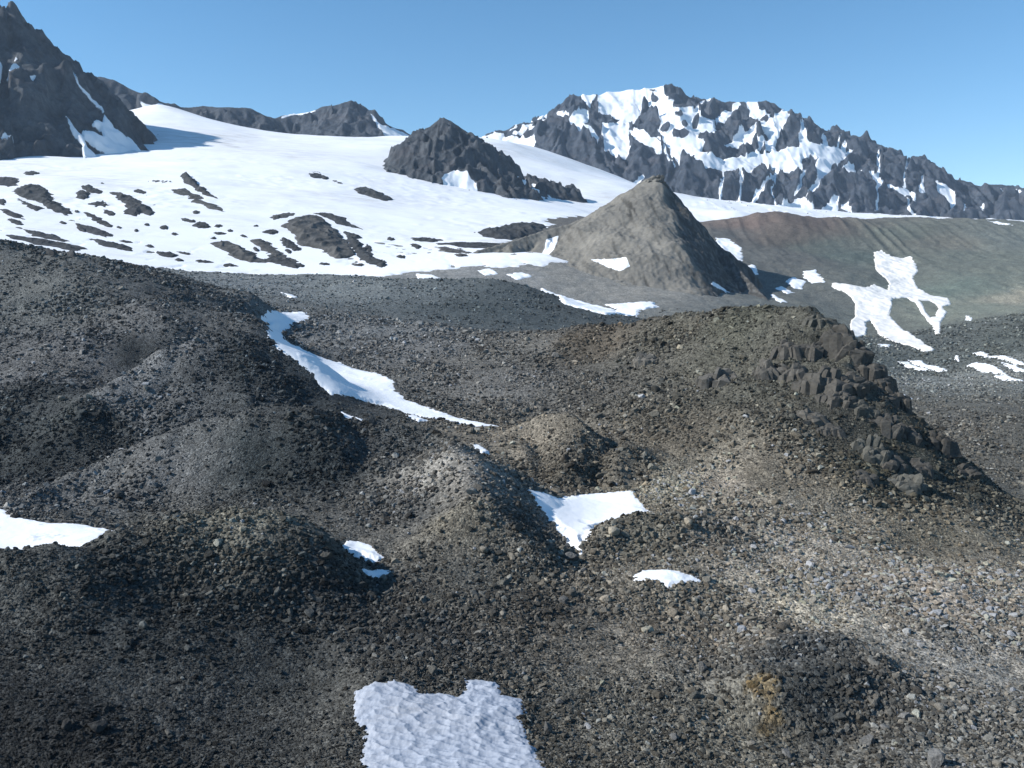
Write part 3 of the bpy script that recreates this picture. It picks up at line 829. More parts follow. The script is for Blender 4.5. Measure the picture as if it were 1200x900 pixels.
MS = [
    [(563, 160), (585, 156), (626, 162), (627, 172), (617, 183), (618, 196), (600, 190)],
    [(600, 156), (613, 147), (635, 144), (633, 147), (605, 157)], [(597, 152), (615, 139), (638, 131), (641, 137), (627, 139), (612, 143), (598, 153)],
    [(652, 130), (662, 126), (667, 138), (660, 135)],
    [(677, 130), (690, 132), (688, 142), (683, 148), (697, 153), (703, 163), (700, 173), (690, 160), (682, 155), (680, 158), (667, 145), (668, 140)],
    [(677, 106), (698, 111), (692, 125), (682, 117)],
    [(700, 112), (705, 104), (720, 98), (740, 96), (760, 95), (780, 95), (779, 109), (782, 119), (789, 117), (787, 125), (798, 130), (816, 129), (820, 121), (833, 112), (836, 118), (818, 127), (820, 137), (837, 139), (839, 160), (824, 156), (818, 164), (826, 168), (822, 176), (837, 183), (849, 183), (849, 195), (841, 199), (827, 196), (808, 193), (806, 187), (798, 187), (796, 195), (779, 168), (771, 152), (775, 144), (763, 125), (757, 121), (742, 146), (725, 148), (715, 135), (702, 133), (700, 120)],
    [(705, 145), (737, 147), (738, 170), (740, 177), (730, 187), (720, 182), (710, 177), (705, 157)],
    [(738, 152), (752, 152), (769, 162), (776, 179), (759, 174), (742, 164)],
    [(849, 183), (876, 183), (880, 177), (911, 177), (940, 172), (940, 205), (927, 201), (911, 195), (892, 197), (880, 203), (868, 205), (849, 199)],
    [(837, 139), (857, 127), (864, 116), (868, 125), (860, 133), (849, 141)],
    [(874, 118), (888, 114), (888, 129), (896, 135), (911, 129), (919, 129), (927, 135), (915, 154), (909, 158), (909, 174), (888, 176), (886, 166), (872, 172), (849, 168), (876, 154), (888, 146), (880, 141)],
    [(940, 138), (945, 160), (962, 167), (965, 157), (970, 170), (985, 172), (992, 165), (990, 177), (1002, 175), (982, 192), (970, 210), (960, 217), (942, 237), (945, 245), (940, 240), (958, 207), (955, 195), (958, 183), (940, 182), (937, 205), (925, 200), (900, 192), (900, 176), (935, 170)],
    [(987, 195), (1000, 190), (1002, 202), (1012, 201), (1000, 209), (986, 201)], [(962, 247), (977, 232), (984, 235), (977, 254), (962, 258)],
    [(985, 242), (995, 237), (999, 254), (994, 254)], [(1017, 205), (1030, 210), (1050, 217), (1072, 227), (1072, 235), (1060, 230), (1047, 220), (1035, 215), (1029, 222)],
    [(1075, 217), (1080, 207), (1085, 227), (1080, 230)], [(1097, 210), (1110, 217), (1120, 232), (1115, 246), (1100, 227)], [(1060, 232), (1075, 255), (1070, 256), (1062, 240)],
    [(1138, 213), (1150, 217), (1147, 219)], [(1166, 219), (1177, 222), (1174, 225)], [(1189, 224), (1198, 229), (1196, 231)], [(1063, 190), (1067, 194), (1061, 204), (1059, 200)],
    [(930, 236), (942, 230), (948, 240), (960, 250), (965, 262), (900, 262), (905, 248)],
    strip([(849, 190), (846, 212), (845, 232)], 2.5), strip([(870, 185), (869, 210), (867, 232)], 3), strip([(915, 196), (900, 215), (880, 236)], 4.5), strip([(1029, 175), (1030, 195), (1028, 225), (1027, 255)], 3),
    strip([(770, 160), (782, 180), (790, 195)], 2.5), strip([(1060, 205), (1058, 222), (1066, 245)], 2.5), strip([(1130, 238), (1131, 248)], 3), strip([(1150, 240), (1152, 250)], 3), strip([(910, 196), (905, 225), (910, 250)], 2),
    strip([(932, 230), (940, 214), (944, 200)], 3), strip([(755, 205), (745, 215), (735, 226)], 4), strip([(985, 160), (980, 180)], 2),
]
MH = [(764, 107, 3.5, 2.5), (767, 117, 5, 3), (795, 137, 4, 4), (779, 152, 6, 5), (798, 158, 10, 5), (803, 149, 4, 3), (815, 143, 4, 4), (822, 161, 4, 5), (836, 172, 12, 8), (808, 185, 6, 6), (892, 175, 3, 3), (863, 176, 3, 2), (896, 141, 4, 3), (893, 157, 8, 7), (866, 149, 3, 4), (978, 195, 4, 5), (722, 139, 5, 3), (951, 190, 5, 12), (905, 135, 3, 3)]
mountain('mountain', 'broad jagged massif with snow couloirs and dark cliffs on the right skyline',
         [([(520, 178, 4800), (565, 158, 4900), (585, 153, 4900), (600, 148, 4900), (640, 135, 4950), (655, 120, 4960), (667, 112, 4970), (674, 109, 4970), (680, 111, 4980), (700, 111, 5000), (720, 106, 5050), (743, 105, 5050), (760, 102, 5050), (776, 101, 5050), (783, 98, 5000), (790, 100, 5000), (800, 107, 5000), (806, 110, 5000), (812, 115, 5000), (830, 117, 5000), (838, 115, 5000), (850, 119, 5000), (860, 117, 5000), (875, 120, 5000), (890, 117, 5000), (905, 120, 5000), (920, 130, 5000), (932, 131, 5000), (942, 138, 5000), (958, 147, 5000), (970, 151, 5000), (980, 149, 5000), (992, 161, 5000), (1004, 159, 5000), (1020, 166, 4950), (1035, 169, 4950), (1050, 178, 4950), (1064, 186, 4900), (1075, 182, 4900), (1085, 195, 4900), (1100, 203, 4900), (1110, 208, 4900), (1130, 212, 4850), (1150, 216, 4850), (1175, 215, 4850), (1200, 218, 4850), (1260, 226, 4800), (1400, 245, 4700)], 0.82, 0.7),
          ([(672, 110, 4970), (660, 145, 4720), (650, 172, 4480), (644, 192, 4250)], 1.0, 1.0),
          ([(690, 140, 4800), (705, 172, 4560), (722, 200, 4300), (728, 222, 4100)], 0.95, 0.95),
          ([(760, 118, 4950), (756, 145, 4760), (775, 178, 4520), (790, 205, 4300), (800, 240, 4020)], 0.95, 0.95),
          ([(838, 116, 5000), (848, 150, 4760), (842, 185, 4500), (838, 215, 4260), (836, 240, 4040)], 0.95, 0.95),
          ([(935, 133, 5000), (928, 160, 4780), (918, 190, 4540), (905, 225, 4240), (900, 250, 4030)], 0.95, 0.95),
          ([(1003, 160, 5000), (985, 190, 4700), (965, 225, 4350), (950, 250, 4080)], 0.95, 0.95),
          ([(1040, 172, 4950), (1030, 205, 4650), (1012, 235, 4330), (1005, 258, 4080)], 0.95, 0.95),
          ([(1075, 184, 4900), (1075, 212, 4650), (1068, 240, 4330), (1060, 262, 4080)], 0.95, 0.95),
          ([(1112, 208, 4900), (1120, 232, 4600), (1112, 258, 4250)], 0.95, 0.95),
          ([(1180, 216, 4850), (1175, 240, 4550), (1165, 262, 4250)], 0.95, 0.95)],
         M_MASSIF, 5.5, 44, 210, (-500, 3300, 3850, 5400), MS, MH, fuzz=2.2, rockamp=14, rib=(38, 110, 600), seed=1, sink=25,
         jag=[(10, 95)] + [(20, 120)] * 10)

mountain('mountain_peak', 'dark pointed rock peak standing in the snowfield at the centre',
         [([(448, 216, 2350), (458, 205, 2370), (468, 194, 2390), (480, 181, 2400), (492, 166, 2410), (505, 152, 2420), (514, 141, 2430), (520, 137, 2430), (528, 139, 2430), (545, 149, 2430), (560, 160, 2430), (575, 173, 2430), (590, 187, 2420), (605, 201, 2400), (620, 215, 2380), (640, 235, 2340), (655, 252, 2300), (672, 268, 2250)], 0.85, 0.85),
          ([(520, 137, 2430), (512, 165, 2350), (500, 190, 2270), (488, 210, 2200), (480, 222, 2140)], 0.95, 1.1),
          ([(528, 142, 2430), (550, 175, 2350), (572, 200, 2270), (592, 222, 2200), (610, 245, 2130), (625, 260, 2080)], 0.95, 1.1),
          ([(590, 195, 2620), (620, 204, 2620), (640, 209, 2600), (655, 218, 2600), (675, 231, 2560), (690, 241, 2520), (702, 252, 2480)], 0.55, 0.6)],
         M_PEAK, 3.2, 22, 90, (-420, 330, 2020, 2760), [[(531, 199), (545, 206), (556, 214), (560, 226), (522, 226), (517, 209)], strip([(606, 205), (616, 214)], 2.5), strip([(622, 216), (632, 222)], 3), [(640, 228), (660, 243), (690, 252), (680, 262), (655, 252)], strip([(676, 238), (690, 246)], 4)], [], fuzz=1.5, rockamp=5, rib=(20, 60, 260), seed=2, jag=[(8, 30), (8, 50), (8, 50), (10, 50)])

mountain('mountain_peak', 'tall dark rock peak cut by the left edge of the view',
         [([(-260, -190, 2450), (-150, -110, 2420), (-60, -42, 2400), (-10, 0, 2360), (5, 11, 2355), (18, 16, 2350), (30, 34, 2350), (45, 50, 2345), (60, 68, 2340), (72, 84, 2335), (88, 96, 2330), (105, 116, 2320), (130, 143, 2290), (160, 166, 2250), (196, 184, 2200)], 1.0, 0.9),
          ([(45, 50, 2345), (50, 90, 2270), (55, 125, 2200), (64, 155, 2140), (76, 180, 2070), (80, 191, 2030)], 0.85, 1.1),
          ([(0, 10, 2350), (-5, 60, 2270), (0, 110, 2190), (10, 145, 2150), (25, 172, 2110)], 1.15, 1.15),
          ([(80, 92, 2330), (100, 125, 2280), (115, 148, 2240), (122, 160, 2210)], 1.1, 1.2)],
         M_PEAK, 3.2, 22, 110, (-2000, -700, 1780, 2750), [[(7, 89), (17, 72), (23, 77), (12, 90)], [(16, 68), (19, 61), (22, 68)], [(35, 93), (44, 91), (38, 100)], [(75, 128), (85, 140), (98, 157), (104, 170), (126, 192), (100, 202), (95, 190), (97, 178), (96, 165), (87, 150)], [(122, 127), (135, 148), (155, 165), (174, 184), (150, 182), (125, 174), (98, 157), (95, 149), (110, 152), (121, 157), (118, 146), (107, 137), (115, 136), (120, 139)], strip([(70, 77), (95, 101), (121, 126)], 1.6), [(0, 168), (15, 160), (18, 168), (8, 172)], [(-5, 70), (2, 66), (0, 92), (-5, 95)]], [], fuzz=1.4, rockamp=6, rib=(34, 80, 300), seed=3, jag=[(6, 60), (10, 50), (10, 50), (10, 50)])

mountain('mountain_ridge', 'long low dark ridge behind the snowfield on the left skyline',
         [([(20, 70, 3700), (60, 78, 3700), (90, 84, 3700), (105, 89, 3700), (122, 90, 3700), (140, 97, 3700), (165, 108, 3700), (172, 107, 3700), (185, 117, 3700), (210, 124, 3750), (240, 124, 3800), (270, 124, 3800), (295, 126, 3850), (318, 138, 3900), (345, 133, 4000), (365, 129, 4000), (390, 122, 4000), (412, 118, 4000), (425, 123, 4000), (445, 140, 4000), (470, 152, 4000), (490, 160, 4000), (520, 176, 4000)], 0.75, 0.75)],
         M_RIDGE, 5.5, 18, 120, (-2400, -250, 3300, 4300), [[(163, 119), (194, 124), (196, 133), (177, 138)], strip([(330, 137), (350, 133), (370, 129)], 2.5), [(432, 134), (450, 146), (492, 164), (470, 164), (452, 158)], strip([(92, 85), (104, 90)], 2)], [], fuzz=1.5, rockamp=4, rib=(22, 90, 300), seed=4, sink=30, jag=[(6, 110)])


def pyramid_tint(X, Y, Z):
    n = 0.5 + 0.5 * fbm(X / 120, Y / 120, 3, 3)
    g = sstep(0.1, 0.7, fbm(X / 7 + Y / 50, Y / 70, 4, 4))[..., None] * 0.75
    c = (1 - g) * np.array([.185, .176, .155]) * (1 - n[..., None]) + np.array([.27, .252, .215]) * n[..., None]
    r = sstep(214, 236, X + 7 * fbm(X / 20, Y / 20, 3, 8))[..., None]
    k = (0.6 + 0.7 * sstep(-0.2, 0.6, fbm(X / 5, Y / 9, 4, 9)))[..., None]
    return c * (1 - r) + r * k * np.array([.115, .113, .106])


M_HILL = hill_material('tan scree')
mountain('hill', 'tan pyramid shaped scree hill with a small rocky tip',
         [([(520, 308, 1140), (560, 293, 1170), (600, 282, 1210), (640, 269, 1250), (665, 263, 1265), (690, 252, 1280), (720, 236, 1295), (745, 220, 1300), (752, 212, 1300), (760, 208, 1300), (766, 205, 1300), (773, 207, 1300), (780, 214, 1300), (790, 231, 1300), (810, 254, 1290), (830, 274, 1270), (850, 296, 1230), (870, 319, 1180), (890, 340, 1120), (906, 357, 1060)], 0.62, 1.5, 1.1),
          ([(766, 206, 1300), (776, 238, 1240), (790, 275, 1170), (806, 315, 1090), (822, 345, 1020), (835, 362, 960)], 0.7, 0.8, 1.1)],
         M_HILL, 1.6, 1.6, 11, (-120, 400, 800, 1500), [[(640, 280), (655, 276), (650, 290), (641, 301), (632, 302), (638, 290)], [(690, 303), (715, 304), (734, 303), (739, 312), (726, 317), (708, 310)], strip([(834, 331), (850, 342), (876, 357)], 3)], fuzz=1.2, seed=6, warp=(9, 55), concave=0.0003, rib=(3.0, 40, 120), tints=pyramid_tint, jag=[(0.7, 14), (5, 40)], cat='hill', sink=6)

# ------------------------------------------------------------------ rock poking through the snow
M_OUT = hill_material('outcrop rock')


def rock_sheet(pts, label, height, group=None, col=(.13, .125, .115), da=0.0008, rugged=1.0):
    pa = np.array(outline(pts)); poly = [tuple(k) for k in pa]
    span = np.ptp(pa[:, 0]); edge = max(0.0012, min(0.006, span * 0.12))
    lo = pa.min(0) - edge * 2; hi = pa.max(0) + edge * 2
    na = int(np.clip((hi[0] - lo[0]) / da, 14, 160)); nl = int(np.clip((hi[1] - lo[1]) / (da * 3), 14, 160))
    A, L = np.meshgrid(np.linspace(lo[0], hi[0], na), np.linspace(lo[1], hi[1], nl))
    Y = np.exp(L); X = A * Y
    sd = seg_sd(A, L, poly) + edge * 0.8 * fbm(A / (edge * 2.5), L / (edge * 4), 4, 171)
    prof = sd / (span * 0.22 + 1e-6)
    height = height * 0.55
    top = height * np.where(prof > 0, np.minimum(prof, 1) ** 0.7, prof * 2)
    lump = ridged(X / (height * 5), Y / (height * 9), 4, 181) - 0.6
    Z = smooth_z(A, L) + 1.3 + 3.0 * fbm(X / 260, Y / 160, 4, 15) * sstep(1000, 1500, Y) + top + rugged * 0.5 * height * lump * np.clip(prof * 1.5, 0, 1)
    n = 0.75 + 0.35 * fbm(X / 12, Y / 12, 3, 7)
    o = grid_object('rock_outcrop', X, Y, Z, M_OUT, keep=sd > -edge, attrs=[('tint', n[..., None] * np.array(col)), ('snow', np.zeros(X.shape))])
    return tag(o, label, 'rock outcrop', group)


def blob(cx, cy, w, h, tilt=0.0, k=0):
    r = np.random.default_rng(1000 + int(cx * 7 + cy * 13) + k)
    out = []
    for i in range(16):
        th = i * math.tau / 16
        q = 1 + r.uniform(-0.22, 0.22)
        x = math.cos(th) * w / 2 * q; y = math.sin(th) * h / 2 * q
        out.append((cx + x, cy + y + x * math.tan(math.radians(tilt))))
    return out


ISLES = 'rock islets in the lower snowfield'
G_ = None
for b, ht, lab, grp in (
        ([(16, 226), (24, 220), (36, 217), (50, 219), (58, 226), (66, 236), (76, 243), (84, 251), (78, 253), (64, 249), (52, 242), (40, 236), (22, 231)], 9, 'large dark whaleback rock in the snowfield near the left edge', None),
        (blob(10, 215, 32, 12), 5, 'dark flat rock in the snow cut by the left edge above the whaleback', None),
        ([(14, 232), (26, 234), (40, 240), (50, 246), (44, 249), (30, 243)], 4, 'narrow dark rock strip just below the large whaleback rock', None),
        ([(127, 226), (142, 226), (158, 231), (172, 240), (184, 251), (176, 254), (168, 250), (158, 254), (146, 252), (152, 243), (140, 238)], 8, 'ragged broad rock outcrop in the snow below the horn shaped rock', None),
        ([(212, 208), (217, 204), (226, 210), (238, 222), (254, 233), (240, 229), (222, 221), (213, 216)], 16, 'horn shaped grey rock fin rising from the snowfield', None),
        ([(166, 214), (184, 211), (210, 214), (216, 219), (196, 218)], 4, 'long low rock band leading up to the horn shaped rock', None),
        ([(200, 222), (218, 222), (232, 229), (254, 243), (262, 249), (246, 245), (228, 238), (206, 228)], 4, 'curved brownish rock band below the horn shaped rock', None),
        ([(330, 264), (350, 256), (372, 255), (386, 262), (402, 280), (416, 300), (404, 304), (392, 305), (376, 293), (352, 289), (344, 276)], 11, 'big brown grey rock dome breaking through the middle of the snowfield', None),
        ([(366, 252), (388, 252), (404, 258), (420, 266), (432, 273), (416, 268), (400, 265), (384, 258)], 5, 'rock rim curving along the top of the big rock dome', None),
        ([(404, 272), (416, 275), (426, 280), (418, 280), (436, 300), (454, 312), (448, 316), (424, 306), (408, 290)], 6, 'rock rib on the right flank of the big rock dome', None),
        ([(244, 286), (266, 284), (284, 291), (300, 300), (312, 308), (300, 310), (280, 306), (262, 294)], 6, 'pale grey wedge of rock at the foot of the snowfield', None),
        ([(292, 282), (306, 281), (318, 288), (330, 298), (346, 308), (336, 310), (318, 304), (312, 296), (300, 288)], 5, 'broken rock ledge between the pale wedge and the big rock dome', None),
        (blob(340, 288, 24, 10, 25), 4, 'small pointed rock on the snow left of the big rock dome', None),
        (blob(330, 308, 44, 9, 12), 4, 'low rubble streak at the snow edge below the broken ledge', None),
        (blob(317, 273, 24, 5), 3, 'flat oval rock left of the big rock dome', None),
        (blob(330, 255, 26, 6, -12), 3, 'thin brown ledge at the upper left of the big rock dome', None),
        ([(415, 222), (424, 220), (440, 224), (450, 230), (462, 235), (450, 236), (434, 232), (418, 227)], 9, 'isolated dark rock high on the smooth snow left of the pointed peak', None),
        (blob(372, 206, 26, 6, 12), 5, 'scatter of dark rock breaking the upper snow slope', None),
        (blob(396, 214, 14, 3, 16), 3, 'last small rock of the scatter on the upper snow slope', None),
        ([(556, 274), (570, 270), (592, 265), (612, 263), (632, 265), (640, 270), (622, 276), (600, 281), (582, 281), (566, 278)], 12, 'dark rounded rock hump at the foot of the pyramid shaped hill', None),
        (blob(500, 282, 34, 5, 4), 4, 'low dark rock bar on the snow below the pointed peak', None),
        (blob(556, 288, 90, 5, 2), 3, 'long flat gravel bar running into the pyramid shaped hill', None),
        (blob(530, 294, 36, 5, 8), 3, 'brown gravel bar on the lower snow below the long flat bar', None),
        (blob(541, 300, 16, 4), 2.5, 'small gravel spot below the brown gravel bar', None),
        (blob(116, 259, 34, 7, 27), 3, 'slanting dark rock sliver below the ragged broad outcrop', None),
        (blob(112, 272, 38, 8, 20), 4, 'slanting double rock sliver in the lower left snow', None),
        (blob(134, 289, 52, 7, 12), 4, 'long thin rock streak near the lower edge of the snow', None),
        (blob(196, 300, 28, 6, 8), 3, 'thin rock streak low in the snow right of the long streak', None),
        (blob(236, 265, 20, 8), 4, 'round dark rock knob alone in the middle snow', None),
        (blob(52, 277, 60, 6, 14), 4, 'long rock band at the lower left snow edge', None),
        (blob(60, 287, 90, 8, 10), 4, 'rubble band along the bottom rim of the snow at left', None),
        (blob(97, 230, 16, 11), 4, 'squat dark rock left of the ragged broad outcrop', None),
        (blob(107, 223, 26, 8, 12), 4, 'low dark rock above the squat dark rock', None),
        (blob(117, 239, 24, 8), 4, 'crumbly dark rock right of the squat dark rock', None),
        (blob(168, 227, 26, 6, 18), 3, 'thin dark rock wedge above the ragged broad outcrop', None),
        (blob(15, 252, 28, 6, 20), 3, 'thin dark rock sliver at left below the whaleback', None),
        (blob(17, 261, 18, 5, 18), 3, 'short dark rock sliver low at the left edge of the snow', None),
        (blob(37, 205, 16, 4), 3, 'tiny rock line high in the snow under the left edge peak', None)):
    rock_sheet(b, lab, ht, grp, col=(.13, .127, .12) if 'brown' in lab or 'pale' in lab else (.08, .083, .085))
for cx, cy, w_, h_, tl in ((128, 251, 14, 5, 15), (148, 284, 14, 3, 10), (192, 268, 9, 5, 0), (219, 259, 14, 4, 12), (226, 261, 8, 4, 0), (230, 251, 8, 3, 0), (256, 266, 10, 4, 0), (2, 237, 10, 9, 0), (172, 264, 6, 3, 0),
                           (176, 290, 10, 3, 8), (216, 298, 16, 3, 14), (96, 270, 12, 5, 20), (258, 275, 14, 2.5, 0), (488, 289, 14, 4, 10), (470, 302, 10, 4, 10), (458, 281, 9, 3, 0), (120, 216, 6, 2, 0), (338, 296, 8, 5, 20), (432, 292, 8, 8, 30), (240, 308, 20, 4, 4), (74, 262, 8, 3, 15), (66, 247, 6, 3, 0), (90, 249, 5, 2, 10), (140, 268, 7, 2.5, 10), (160, 272, 5, 2, 0), (205, 276, 8, 2.5, 6), (180, 240, 6, 3, 0), (250, 280, 7, 2.5, 0), (270, 272, 6, 2, 0), (286, 278, 8, 3, 15), (300, 266, 6, 2, 0), (352, 312, 9, 3, 10), (380, 310, 12, 3, 6), (300, 294, 7, 3, 20), (60, 298, 12, 3, 8), (84, 300, 9, 2.5, 5), (210, 306, 10, 2.5, 6), (270, 312, 16, 3, 5), (420, 312, 14, 3, 0), (448, 308, 10, 2.5, 0)):
    rock_sheet(blob(cx, cy, w_, h_, tl), 'small dark rock islet poking through the lower snowfield', 2.5, ISLES, col=(.085, .086, .087))

# ------------------------------------------------------------------ rubble and boulders
M_RUB = stone_material('rubble stone', 'INSTANCER')
M_BOULDER = stone_material('boulder stone', 'OBJECT')
NV = 10


def in_snow(a, L, mgn=0.0):
    out = np.zeros(len(a), bool)
    for poly, lo, hi in SNOW_OUTLINES:
        m = (a > lo[0]) & (a < hi[0]) & (L > lo[1]) & (L < hi[1])
        if m.any(): out[m] |= seg_sd(a[m], L[m], poly) > mgn
    return out


NS = 460000
sa = RNG.uniform(-0.74, 0.74, NS); sL = RNG.uniform(math.log(60), math.log(1000), NS)
sY = np.exp(sL); sX = sa * sY
patchy = 0.62 + 0.6 * fbm(sX / 26, sY / 26, 3, 401) + 0.25 * fbm(sX / 7, sY / 7, 2, 402)
SMOOTH = [(532, 532, 8), (545, 548, 8), (550, 565, 5), (725, 550, 6), (190, 545, 18), (940, 780, 7), (1110, 690, 9), (600, 520, 8), (880, 620, 7), (870, 850, 7), (990, 640, 6), (1150, 640, 7), (560, 470, 14), (850, 460, 9)]
for u, v, r in SMOOTH:
    ha, hL = hit(u, v); hy = math.exp(hL); hx = ha * hy
    patchy = patchy - 0.75 * np.exp(-((sX - hx) ** 2 + (sY - hy) ** 2) / (r * r))
far = sstep(500, 545, sY) * (0.75 + 0.25 * sstep(700, 950, sY))
far = np.where(sa > 0.36, 0.3 * far, far)
keep = RNG.uniform(0, 1, NS) < np.clip(patchy * 1.4, 0.28, 1) * (1 - far)
keep &= ~in_snow(sa, sL, 0.0022)
coarse = np.clip(0.85 + 0.65 * fbm(sX / 30, sY / 30, 3, 403), 0.5, 1.45)
ss = (0.0029 - 0.0008 * sstep(130, 330, sY)) * sY * coarse * (1 - 0.1 * sstep(0.0, -0.15, sa)) * np.maximum(RNG.uniform(0, 1, NS), 0.006) ** (-1 / 2.9)
ss = np.minimum(ss, sY * np.where(RNG.uniform(0, 1, NS) < 0.12, 0.016, RNG.uniform(0.006, 0.0115, NS)) * (1 - 0.35 * sstep(150, 350, sY) - 0.3 * sstep(500, 545, sY)))
sa, sL, sY, sX, ss = (q[keep] for q in (sa, sL, sY, sX, ss))
sz = ground_z(sX, sY)
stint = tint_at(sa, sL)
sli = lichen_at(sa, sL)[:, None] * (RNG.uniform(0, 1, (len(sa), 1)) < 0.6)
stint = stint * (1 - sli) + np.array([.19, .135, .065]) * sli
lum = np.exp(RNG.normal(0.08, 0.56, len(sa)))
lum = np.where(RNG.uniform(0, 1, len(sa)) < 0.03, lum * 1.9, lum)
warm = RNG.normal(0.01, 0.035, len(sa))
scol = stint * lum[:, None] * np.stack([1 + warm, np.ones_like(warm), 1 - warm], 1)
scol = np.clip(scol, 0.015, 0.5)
st_ = sz / sY
su, sv = px_of(sX, sY, sz)
vis = (st_ + 0.3 * ss / sY >= lookup(HOR, aa, LL, sa, sL - 0.004) - 1e-4) & (su > -5) & (su < 1205) & (sv < 905)
order = np.argsort(-np.where(vis, ss / sY, 0))
big = order[:250]
small = np.ones(len(sa), bool); small[big] = False

pm = bpy.data.meshes.new('rubble')
idx = np.nonzero(small)[0]; ns = len(idx)
pm.vertices.add(ns)
pm.vertices.foreach_set('co', np.stack([sX[idx], sY[idx], sz[idx] + 0.1 * ss[idx]], 1).astype(np.float32).ravel())


def vattr(me, name, typ, arr, key):
    at_ = me.attributes.new(name, typ, 'POINT'); at_.data.foreach_set(key, arr.ravel())


sh_ = RNG.uniform(0.7, 1.2, (ns, 3)) * np.array([1.0, 0.85, 0.7])
vattr(pm, 'scl', 'FLOAT_VECTOR', (sh_ * ss[idx, None] * 0.62).astype(np.float32), 'vector')
vattr(pm, 'rot', 'FLOAT_VECTOR', (RNG.uniform(-1, 1, (ns, 3)) * np.array([0.6, 0.6, 3.14])).astype(np.float32), 'vector')
vattr(pm, 'col', 'FLOAT_VECTOR', scol[idx].astype(np.float32), 'vector')
vattr(pm, 'variant', 'INT', RNG.integers(0, NV, ns).astype(np.int32), 'value')
rub = bpy.data.objects.new('rubble', pm); COL.objects.link(rub)
tag(rub, 'countless loose grey and brown stones covering the moraine', 'rubble', kind='stuff')

ng = bpy.data.node_groups.new('scatter stones', 'GeometryNodeTree')
ng.interface.new_socket(name='Geometry', in_out='INPUT', socket_type='NodeSocketGeometry')
ng.interface.new_socket(name='Geometry', in_out='OUTPUT', socket_type='NodeSocketGeometry')
gi = ng.nodes.new('NodeGroupInput'); go = ng.nodes.new('NodeGroupOutput')
g2i = ng.nodes.new('GeometryNodeGeometryToInstance')
for k in range(NV):
    pts = ng.nodes.new('GeometryNodePoints'); pts.inputs['Count'].default_value = 11 + k % 4
    rv = ng.nodes.new('FunctionNodeRandomValue'); rv.data_type = 'FLOAT_VECTOR'
    rv.inputs[0].default_value = (-1, -1, -1); rv.inputs[1].default_value = (1, 1, 1)
    for sck in rv.inputs:
        if sck.name == 'Seed': sck.default_value = 31 + 7 * k
    nv_ = ng.nodes.new('ShaderNodeVectorMath'); nv_.operation = 'NORMALIZE'
    ng.links.new(rv.outputs[0], nv_.inputs[0])
    ng.links.new(nv_.outputs[0], pts.inputs['Position'])
    hull = ng.nodes.new('GeometryNodeConvexHull'); ng.links.new(pts.outputs[0], hull.inputs[0])
    sm_ = ng.nodes.new('GeometryNodeSetMaterial'); sm_.inputs['Material'].default_value = M_RUB
    ng.links.new(hull.outputs[0], sm_.inputs[0])
    ng.links.new(sm_.outputs[0], g2i.inputs[0])
iop = ng.nodes.new('GeometryNodeInstanceOnPoints')
ng.links.new(gi.outputs[0], iop.inputs['Points']); ng.links.new(g2i.outputs[0], iop.inputs['Instance'])
iop.inputs['Pick Instance'].default_value = True


def named(nm, typ):
    n_ = ng.nodes.new('GeometryNodeInputNamedAttribute'); n_.data_type = typ; n_.inputs[0].default_value = nm
    return n_.outputs[0]


ng.links.new(named('variant', 'INT'), iop.inputs['Instance Index'])
e2r = ng.nodes.new('FunctionNodeEulerToRotation'); ng.links.new(named('rot', 'FLOAT_VECTOR'), e2r.inputs[0])
ng.links.new(e2r.outputs[0], iop.inputs['Rotation'])
ng.links.new(named('scl', 'FLOAT_VECTOR'), iop.inputs['Scale'])
ng.links.new(iop.outputs[0], go.inputs[0])
md = rub.modifiers.new('scatter', 'NODES'); md.node_group = ng


def rock_mesh(name, seed, subdiv=3, planes=16, cut=(0.62, 0.95), rough_=0.05, mat=None, squash=(1, 1, 1), columns=0.0):
    r = np.random.default_rng(seed)
    bm = bmesh.new(); bmesh.ops.create_icosphere(bm, subdivisions=subdiv, radius=1.0)
    co = np.array([v.co[:] for v in bm.verts])
    nn = r.normal(size=(planes, 3)); nn /= np.linalg.norm(nn, axis=1)[:, None]
    dd = r.uniform(cut[0], cut[1], planes)
    for n_, d_ in zip(nn, dd):
        e = co @ n_ - d_
        co = co - np.where(e > 0, e, 0)[:, None] * n_
    f = rough_ * (fbm(co[:, 0] * 3 + co[:, 2] * 1.7, co[:, 1] * 3 - co[:, 2] * 1.3, 4, seed))
    if columns: f = f + columns * (ridged(co[:, 0] * 2.6 + 0.5 * co[:, 2], co[:, 1] * 2.6 + 0.25 * co[:, 2], 4, seed + 5) - 0.7)
    if columns:
        q = co @ np.array([[0.94, 0.1, 0.3], [-0.2, 0.9, 0.35], [-0.25, -0.4, 0.88]])
        for fr, am in ((2.3, 0.16), (5.0, 0.08)):
            th_ = np.arctan2(q[:, 1], q[:, 0]) * fr * 1.6 / 1.57; zz_ = q[:, 2] * fr * 0.75
            rowj = np.floor(zz_ + 0.8 * perlin(th_ * 0.6, zz_ * 0.6, seed))
            cell = np.floor(th_ + 0.37 * rowj + 0.35 * perlin(th_ * 0.7, zz_ * 0.7, seed + 2))
            f = f + am * (_hash(cell, rowj, seed + int(fr * 10)) / 4294967296.0 - 0.5)
    ln = np.linalg.norm(co, axis=1)[:, None]
    co = co * (1 + f[:, None] / np.maximum(ln, 0.3))
    co = co * np.array(squash)
    for v, c in zip(bm.verts, co): v.co = c
    me = bpy.data.meshes.new(name); bm.to_mesh(me); bm.free()
    for p_ in me.polygons: p_.use_smooth = False
    me.materials.append(mat or M_BOULDER)
    return me


BM = [rock_mesh('boulder', 50 + k, 3, 11 + k % 6, (0.45, 0.8), 0.035, squash=(1, 0.85, 0.75)) for k in range(10)]
